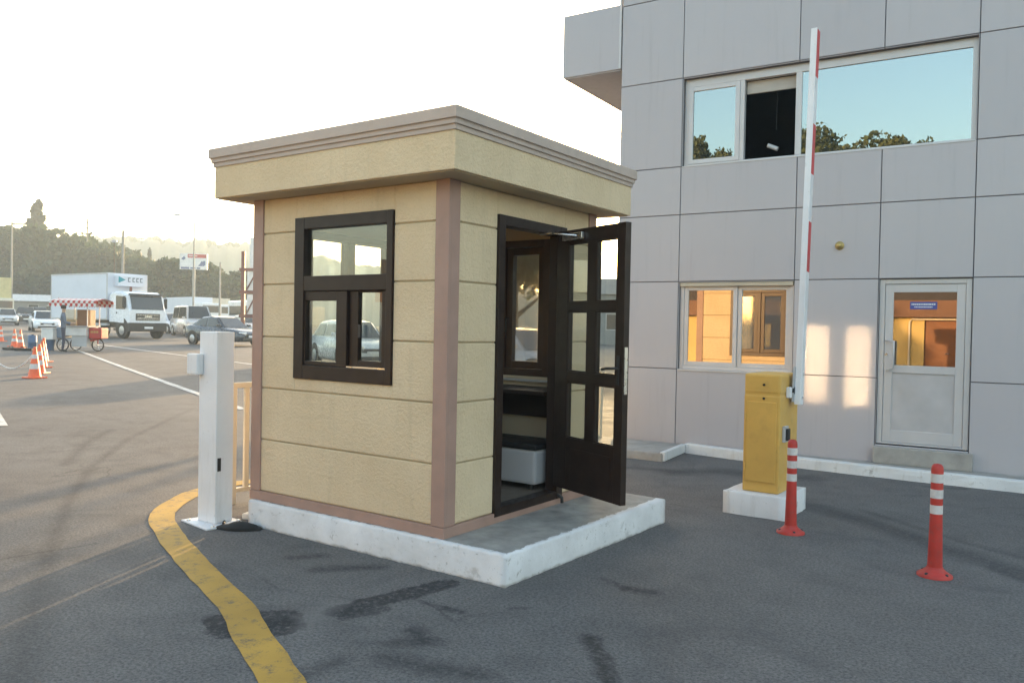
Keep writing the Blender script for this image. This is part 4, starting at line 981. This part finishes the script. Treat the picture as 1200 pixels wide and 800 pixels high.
# vendor
def person(loc,rz,label):
    t=thing('person',label,'person',loc,rz)
    J=[(0,0,.92),(0,0,1.12),(0,0,1.36),(0,.0,1.48),(0,.02,1.58),(0,.02,1.70),
       (.10,0,.86),(.11,.02,.48),(.11,-.02,.07),(.11,.14,.03),(-.10,0,.86),(-.12,.03,.48),(-.12,-.02,.07),(-.12,.14,.03),
       (.19,0,1.38),(.25,.08,1.12),(.22,.34,1.10),(.21,.42,1.11),(-.19,0,1.38),(-.25,.06,1.12),(-.20,.30,1.02),(-.19,.38,1.01)]
    E=[(0,1),(1,2),(2,3),(3,4),(4,5),(0,6),(6,7),(7,8),(8,9),(0,10),(10,11),(11,12),(12,13),(2,14),(14,15),(15,16),(16,17),(2,18),(18,19),(19,20),(20,21)]
    rad=[.14,.135,.15,.06,.085,.08,.085,.06,.045,.04,.085,.06,.045,.04,.06,.045,.035,.03,.06,.045,.035,.03]
    me=bpy.data.meshes.new('body'); me.from_pydata(J,E,[]); o=bpy.data.objects.new('body',me); col.objects.link(o)
    sk=o.modifiers.new('skin','SKIN'); 
    for i,v in enumerate(me.skin_vertices[0].data): v.radius=(rad[i],rad[i]*.8); v.use_root=(i==0)
    sb=o.modifiers.new('sub','SUBSURF'); sb.levels=2; sb.render_levels=2
    # colour regions by height and reach
    m,nt,b=new_mat('person_clothes'); v=coords(nt); s=N(nt,'ShaderNodeSeparateXYZ'); nt.links.new(v,s.inputs[0])
    c=mixc(nt,math_(nt,'GREATER_THAN',s.outputs[2],.93),(.045,.05,.075),(.13,.15,.19))
    c=mixc(nt,math_(nt,'GREATER_THAN',s.outputs[2],1.50),c,(.42,.26,.18))
    c=mixc(nt,math_(nt,'GREATER_THAN',s.outputs[1],.24),c,(.42,.26,.18))
    c=mixc(nt,math_(nt,'LESS_THAN',s.outputs[2],.09),c,(.03,.03,.03))
    nt.links.new(c,b.inputs['Base Color']); b.inputs['Roughness'].default_value=.8
    me.materials.append(m); o.parent=t
    mb=MB(); mb.lathe([(.05,1.79),(.088,1.76),(.098,1.69),(.09,1.645)][::-1],14,(0,.005,0)); mb.build('hair',m_hair,t)
    return t
person(tuple(W(31.0,74)),math.atan2(RH.y,RH.x)-R(60),'person in a grey blue top standing behind the cart reaching to its counter')

# ------------------------------------------------------------------ cones
def cone(loc,label,rz=0):
    t=thing('traffic_cone',label,'traffic cone',loc,rz,'orange traffic cones by the road')
    mb=MB(); mb.box(-.19,.19,-.19,.19,0,.035,0,.012); mb.build('base',m_orange,t)
    mb=MB(); mb.lathe([(.145,.035),(.135,.06),(.032,.72),(.028,.74)],20); mb.build('body',m_orange,t)
    for z0,z1 in ((.22,.34),(.46,.56)):
        r=lambda z:.135+(.032-.135)*(z-.06)/.66
        mb=MB(); mb.lathe([(r(z0)+.003,z0),(r(z1)+.003,z1)],20); mb.build('reflective_band',m_reflect,t)
    return t
c0=None
for d,px,r_,lab in ((19.2,41,.2,'orange striped traffic cone nearest the camera, holding the chain end'),
    (20.6,46.5,.7,'second orange cone of the near row, just behind the chain cone'),
    (22.6,49.5,.1,'third orange cone of the near row from the chain cone'),
    (25.0,51.5,.5,'rearmost orange cone of the near row in front of the blue tub'),
    (34.2,17,.3,'left cone of the orange pair standing left of the blue drum'),
    (33.4,24,.9,'right cone of the orange pair standing left of the blue drum'),
    (39,1,.4,'orange cone at the very left edge of the photo')):
    p=on(d,px)
    if c0 is None: c0=cone(p,lab,r_); q=c0
    else: q=copy_tree(c0); q.location=p; q.rotation_euler.z=r_; q['label']=lab
a=W(19.2,41,.62); b=W(19.6,-14,.62)
mb=MB(); n=40
for i in range(n):
    t0=i/n; t1=(i+.8)/n
    f=lambda t:a.lerp(b,t)+Vector((0,0,-.42*4*t*(1-t)))
    mb.tube([f(t0),f(t1)],.016 if i%2 else .02,5)
o=mb.build('plastic_chain',m_cwhite); tag(o,'white plastic chain sagging from the nearest orange cone','chain')

# ------------------------------------------------------------------ poles, signs, far structures
def pole(name,loc,h,label,cat,r=.11,arms=None,m=m_pole):
    t=thing(name,label,cat,loc,math.atan2(RH.y,RH.x))
    mb=MB(); mb.tube([(0,0,-.2),(0,0,h*.5),(0,0,h)],[r,r*.85,r*.65],10); mb.build('pole',m,t)
    return t
t=pole('street_lamp',on(86,226),11.0,'tall grey street lamp with one curved arm above the billboard','street lamp',.10)
mb=MB(); mb.tube([(0,0,10.9),(-.1,0,11.2),(-.55,0,11.5),(-1.5,0,11.75)],.05,8); mb.build('arm',m_pole,t)
mb=MB(); mb.box(-2.15,-1.45,-.12,.12,11.70,11.86,0,.05); mb.build('lamp_head',m_grey_plastic,t)
t=pole('utility_pole',on(96,13),11.8,'pale utility pole with crossarm at the far left','utility pole',.13)
mb=MB(); mb.box(-.1,1.7,-.06,.06,11.4,11.54); mb.build('crossarm',m_bark,t)
for x in (.3,.9,1.5):
    mb=MB(); mb.lathe([(.04,11.541),(.05,11.62),(.03,11.7)],8,(x,0,0)); mb.build('insulator',m_cwhite,t)
t=pole('utility_pole',on(66,143),8.0,'plain pale pole rising behind the box truck','utility pole',.13)
mb=MB(); mb.lathe([(.09,7.98),(.09,8.05)],8); mb.build('cap',m_pole,t)
t=pole('utility_pole',on(92,257),7.2,'short pale pole right of the billboard','utility pole',.13)
mb=MB(); mb.lathe([(.09,7.18),(.09,7.25)],8); mb.build('cap',m_pole,t)
t=pole('power_pylon',on(128,101),16.2,'slim lattice power pole with crossbars above the trees','power pole',.16,m=mat('pylon_grey',(.2,.19,.16),.7))
for z,wd in ((15.6,1.3),(14.7,1.5),(13.8,1.3)):
    mb=MB(); mb.box(-wd,wd*.7,-.06,.06,z,z+.12); mb.build('crossbar',m_bark,t)
t=pole('street_lamp',on(80,133),8.2,'small dark lamp post above the truck box','street lamp',.07,m=m_bark)
mb=MB(); mb.box(-.25,.25,-.12,.12,8.2,8.45,0,.05); mb.build('lamp_head',m_grey_plastic,t)
# billboard
bl=thing('billboard','red and white roadside billboard on a single pole','billboard',on(108,226),math.atan2(RH.y,RH.x)+.15)
mb=MB(); mb.tube([(0,.2,-.2),(0,.2,7.3)],.22,12); mb.build('pole',m_pole,bl)
mb=MB(); mb.box(-1.75,1.75,-.12,.12,7.3,9.4,0,.02); bd=mb.build('panel',m_cwhite,bl)
mb=MB(); mb.box(-.75,1.6,-.128,-.121,8.85,9.32); mb.build('red_band',m_cred,bd)
mb=MB(); mb.box(-1.6,-.55,-.128,-.121,7.36,7.62); mb.box(-.4,.25,-.128,-.121,7.38,7.6); mb.box(.4,.85,-.128,-.121,7.38,7.6)
mb.poly([(.55,-.125,7.8),(1.05,-.125,7.75),(1.3,-.125,8.3),(1.0,-.125,8.45),(.8,-.125,8.05)][::1]); mb.poly([(1.1,-.126,7.7),(1.5,-.126,7.9),(1.45,-.126,8.45),(1.25,-.126,8.5)])
mb.poly([(-1.55,-.125,8.7),(-1.3,-.125,8.5),(-1.0,-.125,8.75),(-1.2,-.125,9.05)])
mb.build('dark_print',mat('print_blue',(.10,.12,.22),.6),bd)
mb=MB()
for k in range(7): mb.box(-.62+k*.16,-.51+k*.16,-.134,-.1285,9.02,9.18)
mb.build('white_lettering',m_cwhite,bd)
# red-brown steel frame carrying white boards, right next to the booth roofline
fr=thing('sign_gantry','rust red steel frame with white boards rising just left of the booth','gantry',on(58,290),math.atan2(RH.y,RH.x))
for x in (-.35,2.6):
    mb=MB(); mb.box(x-.12,x+.12,-.12,.12,-.2,6.0); mb.build('post',m_steelred,fr)
for z in (1.3,3.0,4.6):
    mb=MB(); mb.box(-.6,2.9,-.15,-.121,z,z+.22); mb.build('beam',m_steelred,fr)
for z0,z1 in ((1.55,2.95),(3.25,4.55)):
    mb=MB(); mb.box(-.05,2.5,-.05,.02,z0,z1); mb.build('board',m_cwhite,fr)
    mb=MB(); mb.tube([(-.1,-.1,z0),(.6,-.1,z1)],.05,6); mb.tube([(.9,-.1,z0),(1.7,-.1,z1)],.05,6); mb.build('brace',m_steelred,fr)
mb=MB(); mb.box(.1,2.5,-.06,.02,4.85,7.0); mb.build('board',m_cwhite,fr)
# low grey house by the trees, left; low building beyond the railing
def house(name,label,loc,rz,L,D,Hh,mw,mr,nw):
    t=thing(name,label,'building',loc,rz)
    wins=[(-L/2+L*(i+.3)/nw,-L/2+L*(i+.7)/nw,1.0,2.2) for i in range(nw)]
    mb=MB(); wall(mb,-L/2,L/2,-.3,Hh,-D/2,-D/2+.25,wins,0); mb.box(-L/2,-L/2+.25,-D/2+.251,D/2,-.3,Hh); mb.box(L/2-.25,L/2,-D/2+.251,D/2,-.3,Hh); mb.box(-L/2+.251,L/2-.251,D/2-.25,D/2,-.3,Hh); mb.build('wall',mw,t)
    for a,b,p,q in wins:
        mb=MB(); ring(mb,a,b,p,q,.06,-D/2+.06,-D/2+.14,0,.003); w_=mb.build('window',m_alu,t)
        mb=MB(); mb.box(a+.06,b-.06,-D/2+.09,-D/2+.1,p+.06,q-.06); mb.build('pane',m_carglass,w_)
    mb=MB(); hh=D*.22
    mb.loft([[(-L/2-.3,-D/2-.3,Hh),(-L/2-.3,0,Hh+hh),(-L/2-.3,D/2+.3,Hh)],[(L/2+.3,-D/2-.3,Hh),(L/2+.3,0,Hh+hh),(L/2+.3,D/2+.3,Hh)]],0,True,False); mb.build('roof',mr,t)
    return t
house('shed','small grey shed with pale roof at the foot of the trees, far left',on(104,28),math.atan2(RH.y,RH.x)+.3,6,4,2.6,mat('grey_render',(.25,.24,.22),.9),mat('pale_roof',(.55,.53,.5),.6),2)
house('low_building','low grey building beyond the fence, framed by the upper door pane',on(62,718),math.atan2(RH.y,RH.x)-.1,9,6,3.6,mat('grey_block',(.22,.22,.22),.8),mat('grey_roof',(.2,.19,.18),.8),3)

# ------------------------------------------------------------------ foliage
def leaves(blobs,per,size,rng):
    """thousands of small leaf-clump quads spread through ellipsoid blobs; denser near each blob's skin"""
    V=[];
    for (cx,cy,cz,rx,ry,rz_) in blobs:
        d=rng.normal(size=(per,3)); d/=np.linalg.norm(d,axis=1)[:,None]
        r=rng.uniform(.35,1.0,per)**.45
        bumps=1+.22*np.sin(d[:,0]*5+cx*3)*np.sin(d[:,1]*6+cy*2)+.15*np.sin(d[:,2]*9+cz)
        P=np.array([cx,cy,cz])+d*(r*bumps)[:,None]*np.array([rx,ry,rz_])
        a=rng.normal(size=(per,3)); a/=np.linalg.norm(a,axis=1)[:,None]
        b=np.cross(a,rng.normal(size=(per,3))); b/=np.linalg.norm(b,axis=1)[:,None]
        s=size*rng.uniform(.5,1.3,per)[:,None]
        V.append(np.stack([P-a*s,P-b*s*.6,P+a*s,P+b*s*.6],axis=1).reshape(-1,3))
    return np.concatenate(V)
def leaf_obj(name,verts,m,parent=None,**k):
    n=len(verts)//4; me=bpy.data.meshes.new(name)
    me.vertices.add(len(verts)); me.vertices.foreach_set('co',verts.astype(np.float32).ravel())
    me.loops.add(n*4); me.loops.foreach_set('vertex_index',np.arange(n*4,dtype=np.int32))
    me.polygons.add(n); me.polygons.foreach_set('loop_start',np.arange(0,n*4,4,dtype=np.int32)); me.polygons.foreach_set('loop_total',np.full(n,4,dtype=np.int32))
    me.update(calc_edges=True); me.validate(); me.materials.append(m)
    o=bpy.data.objects.new(name,me); col.objects.link(o)
    if parent is not None: o.parent=parent
    return tag(o,**k)
rng=np.random.default_rng(5)
def slope(x,y):
    """height of the bank the wood grows on"""
    p=Vector((x-C.x,y-C.y,0)); d=p.dot(FH); base=zt(x,y)
    return base+max(0,min(1,(d-112)/60))*4.0
def tree(name,label,loc,h,rad,m,nb=14,per=700,leaf=.35,tall=1.0,group=None,trunk_h=None,form='round',thin=1.0):
    t=thing(name,label,'tree',loc,random.uniform(0,6),group)
    th=trunk_h or h*.35
    mb=MB(); mb.tube([(0,0,-.3),(.05,.02,th*.6),(-.04,.05,h*.72)],[(rad*.075+.06)*thin,(rad*.06+.04)*thin,.03],9)
    for k in range(6):
        a=k*1.05+random.random(); z=th*(.7+.12*k); l=rad*.75
        mb.tube([(0,0,z),(l*.5*math.cos(a),l*.5*math.sin(a),z+l*.35),(l*math.cos(a),l*math.sin(a),z+l*.8)],[.07+rad*.012,.045,.015],6)
    mb.build('trunk',m_bark,t)
    bl=[]
    for k in range(nb):
        if form=='round':
            u=random.random(); a=random.random()*6.28; rr=rad*math.sqrt(random.random())*.72; zz=th+(h-th)*(.15+.68*u); rr*=math.sin(math.pi*min(.95,max(.12,.2+.7*u)))**.5
            q=rad*random.uniform(.32,.5); bl.append((rr*math.cos(a),rr*math.sin(a),zz,q,q,q*.8))
        else:
            u=(k+.5)/nb; wd=rad*(1-u)**.65 if form=='cone' else rad*math.sin(math.pi*(.14+.80*u))**.6
            zz=h*.08+h*.88*u; a=k*2.4; q=wd*.62; bl.append((wd*.35*math.cos(a),wd*.35*math.sin(a),zz,max(q,.25),max(q,.25),h/nb*.95))
    leaf_obj('crown',leaves(bl,per,leaf,rng),m,t)
    return t
GT='trees along the road beyond the traffic'
def gt(d,px): p=W(d,px); return (p.x,p.y,slope(p.x,p.y)-.1)
tree('poplar_tree','tall pale poplar rising above the wood at far left',gt(150,42),20,2.0,lf_con,22,420,.38,form='column',group=GT)
for d,px,h,r_,lab in ((118,196,9,3.6,'broad dark tree between the box truck and the billboard'),
   (122,172,7.5,3.0,'olive round tree directly behind the truck cab'),
   (120,246,8,4.2,'olive tree to the right of the billboard'),
   (116,272,7.5,3.6,'low dense tree left of the steel gantry'),
   (134,8,14.5,4.5,'large dark tree at the far left edge behind the utility pole')):
    tree('broadleaf_tree',lab,gt(d,px),h,r_,(lf_dark,lf_mid)[int(px)%2],13,650,.40,group=GT)
for d,px,h,lab in ((165,174,11.5,'thin conifer left of the billboard, tallest of the three spires'),(165,166,9.5,'thin conifer spire farthest left above the truck'),(170,183,9.0,'thin conifer spire nearest the billboard'),(168,215,8.5,'slim conifer just left of the lamp post'),(150,286,8,'slim conifer beside the steel gantry')):
    tree('conifer_tree',lab,gt(d,px),h,1.3,lf_con,12,220,.3,form='cone',group=GT)
# tree seen through the back window of the booth
tree('broadleaf_tree','leafy tree beyond the fence, seen through the back window of the booth',tuple(W(27,604)),6.4,2.0,lf_mid,20,330,.11,trunk_h=2.5,thin=.35)
# the wood itself reads as one mass
bl=[]
for k in range(190):
    d=random.uniform(126,175); px=random.uniform(-420,330) if k%3 else random.uniform(-40,160)
    p=W(d,px); base=slope(p.x,p.y)
    top=11.5-max(0,px-100)*.038+random.uniform(-1.2,1.0)+(1.2 if px<60 else 0)
    q=random.uniform(1.8,3.4)
    for z in np.linspace(1.0,max(1.5,top-q*.7),3): bl.append((p.x+random.uniform(-1,1),p.y+random.uniform(-1,1),base+z,q,q,q*.85))
leaf_obj('woodland',leaves(bl,230,.62,rng),lf_dark,kind='stuff',label='dense dark hazy wood on the bank beyond the road',cat='wood')
bl=[]
for k in range(150):
    d=random.uniform(110,124); px=random.uniform(-420,330); p=W(d,px); q=random.uniform(.8,1.7)
    bl.append((p.x,p.y,slope(p.x,p.y)+q*.5,q*1.5,q*1.5,q*.9))
leaf_obj('roadside_scrub',leaves(bl,110,.38,rng),lf_mid,kind='stuff',label='low dry scrub at the foot of the wood',cat='scrub')
# wooded hills far off
m_hill=mat('hill_scrub',(.075,.085,.04),.9,var=.4,vs=.09)
hm=MB(); rings=[]; 
prof={-500:60,-300:70,-100:88,0:92,100:92,150:95,165:91,180:95,200:91,212:89,225:93,240:93,252:88,257:84,263:89,275:92,290:89,320:84,400:70,500:58,600:46,700:32,800:22,1000:18,1300:15}
kx=sorted(prof)
pxs=np.arange(-500,1301,4.0); hs=np.interp(pxs,kx,[prof[k] for k in kx])
for j,(d,f) in enumerate(((290,0),(320,.30),(350,.62),(390,.88),(420,1.0),(470,.8),(560,.1))):
    row=[]
    for px,hh in zip(pxs,hs):
        p=W(d,px); z=(hh/954*420+1.5)*f+ (random.uniform(-1.4,1.4)+1.4*math.sin(px*.21+j) if 0<f else 0)
        row.append((p.x,p.y,1.0+z if f else -.5))
    rings.append(row)
hm.loft(rings,0,False,True,False); hm.build('hills',m_hill,kind='structure')
bm_=MB(); rings=[]
for d in (108,112,130,150,172,190,214):
    rings.append([(lambda p:(p.x,p.y,slope(p.x,p.y)+.02))(W(d,px)) for px in np.arange(-440,400,20.0)])
bm_.loft(rings,0,False,True,False); bm_.build('grass_bank_terrain',mat('dry_grass_bank',(.13,.11,.055),.95,var=.3,vs=.3),kind='structure')
# tree tops along the ridge
bl=[]
for k in range(260):
    px=random.uniform(-60,520); hh=float(np.interp(px,kx,[prof[q] for q in kx])); d=random.uniform(408,430); p=W(d,px)
    bl.append((p.x,p.y,1.0+hh/954*420-1.5,random.uniform(2.6,5),random.uniform(2.6,5),random.uniform(1.6,3.6)))
leaf_obj('hilltop_woodland',leaves(bl,110,1.0,rng),lf_mid,kind='stuff',label='pale hazy tree line along the far hilltop',cat='wood')

# ------------------------------------------------------------------ what the windows reflect: a yellow building and trees behind the camera
yb=thing('yellow_building','ochre yellow building with brown door, seen reflected in the office door','building',(0,-8.7,0))
mb=MB(); wall(mb,-9,9,0,2.03,0,-.3,[(1.36,2.12,.0,2.0)],0); mb.box(-9,9,-6,-.301,0,.05); mb.build('wall',m_ywall,yb)
mb=MB(); mb.box(-9.1,9.1,-.3,.25,2.031,2.49,0,.01); mb.build('brown_fascia',mat('brown_fascia',(.17,.085,.05),.7),yb)
mb=MB(); mb.box(-9.1,9.1,-6,.05,2.491,2.95,0,.01); mb.build('roof',mat('dark_roof',(.05,.045,.05),.8),yb)
mb=MB(); mb.box(1.36,2.12,-.12,-.07,.0,2.0,0,.004); d_=mb.build('door',m_wood,yb)
mb=MB(); mb.tube([(1.98,-.07,1.06),(1.98,-.02,1.06),(1.86,-.02,1.06)],.012,6); mb.build('handle',m_chrome,d_)
mb=MB(); mb.tube([(1.0,.04,.05),(1.0,.04,1.9),(1.06,.05,1.98),(2.6,.05,1.98)],.03,8); mb.build('drain_pipe',m_cream,yb)
GB='trees behind the camera, mirrored in the upper windows'
for i,(x,y,h,r_,lab) in enumerate(((-6.0,-33,14.6,3.0,'tall olive tree mirrored left in the big upper window'),(-2.3,-34,13.7,2.6,'smaller olive tree mirrored in the middle of the big upper window'),
   (-.6,-32,13.8,1.9,'rounded olive tree mirrored right of centre in the big upper window'),(-12.6,-34,14.6,1.8,'narrow tree mirrored in the left upper window'),(-11.0,-35,14.0,2.4,'low broad tree mirrored in the left upper window'),(1.6,-38,13.2,2.4,'distant tree behind the mirrored row in the big upper window'))):
    tree('broadleaf_tree',lab,(x,y,-.1),h,r_,lf_lit,24,520,.15,group=GB,trunk_h=5)
for x,h,lab in ((-3.6,12.9,'low tree mirrored beside the tall olive tree in the upper window'),(.4,13.0,'low tree mirrored at the right end of the mirrored tree row')):
    tree('broadleaf_tree',lab,(x,-33,-.1),h,2.0,lf_lit,22,450,.15,group=GB,trunk_h=5)

# ------------------------------------------------------------------ evening haze
mh=bpy.data.materials.new('haze'); mh.use_nodes=True; nt=mh.node_tree; nt.nodes.clear()
o_=N(nt,'ShaderNodeOutputMaterial'); pv=N(nt,'ShaderNodeVolumePrincipled')
pv.inputs['Color'].default_value=(.78,.90,.97,1); pv.inputs['Density'].default_value=.0013; pv.inputs['Anisotropy'].default_value=.12
nt.links.new(pv.outputs[0],o_.inputs['Volume'])
mb=MB(); mb.box(-690,640,-640,690,-1.6,54.0); hz=mb.build('haze',mh,kind='stuff',label='pale golden evening haze over the road and hills',cat='haze')

# ------------------------------------------------------------------ render settings
S.render.engine='CYCLES'
cy=S.cycles; cy.use_denoising=True; cy.max_bounces=8; cy.transparent_max_bounces=24; cy.diffuse_bounces=3; cy.glossy_bounces=4; cy.transmission_bounces=4; cy.volume_bounces=1
cy.caustics_reflective=True; cy.blur_glossy=0.0; cy.sample_clamp_indirect=0
cy.use_guiding=True; cy.use_surface_guiding=True; cy.use_volume_guiding=False
cy.use_adaptive_sampling=False; cy.adaptive_threshold=.02
vs=S.view_settings; S.display_settings.display_device='sRGB'; vs.view_transform='Standard'; vs.look='None'; vs.gamma=1; vs.use_curve_mapping=False
vs.exposure=2.68
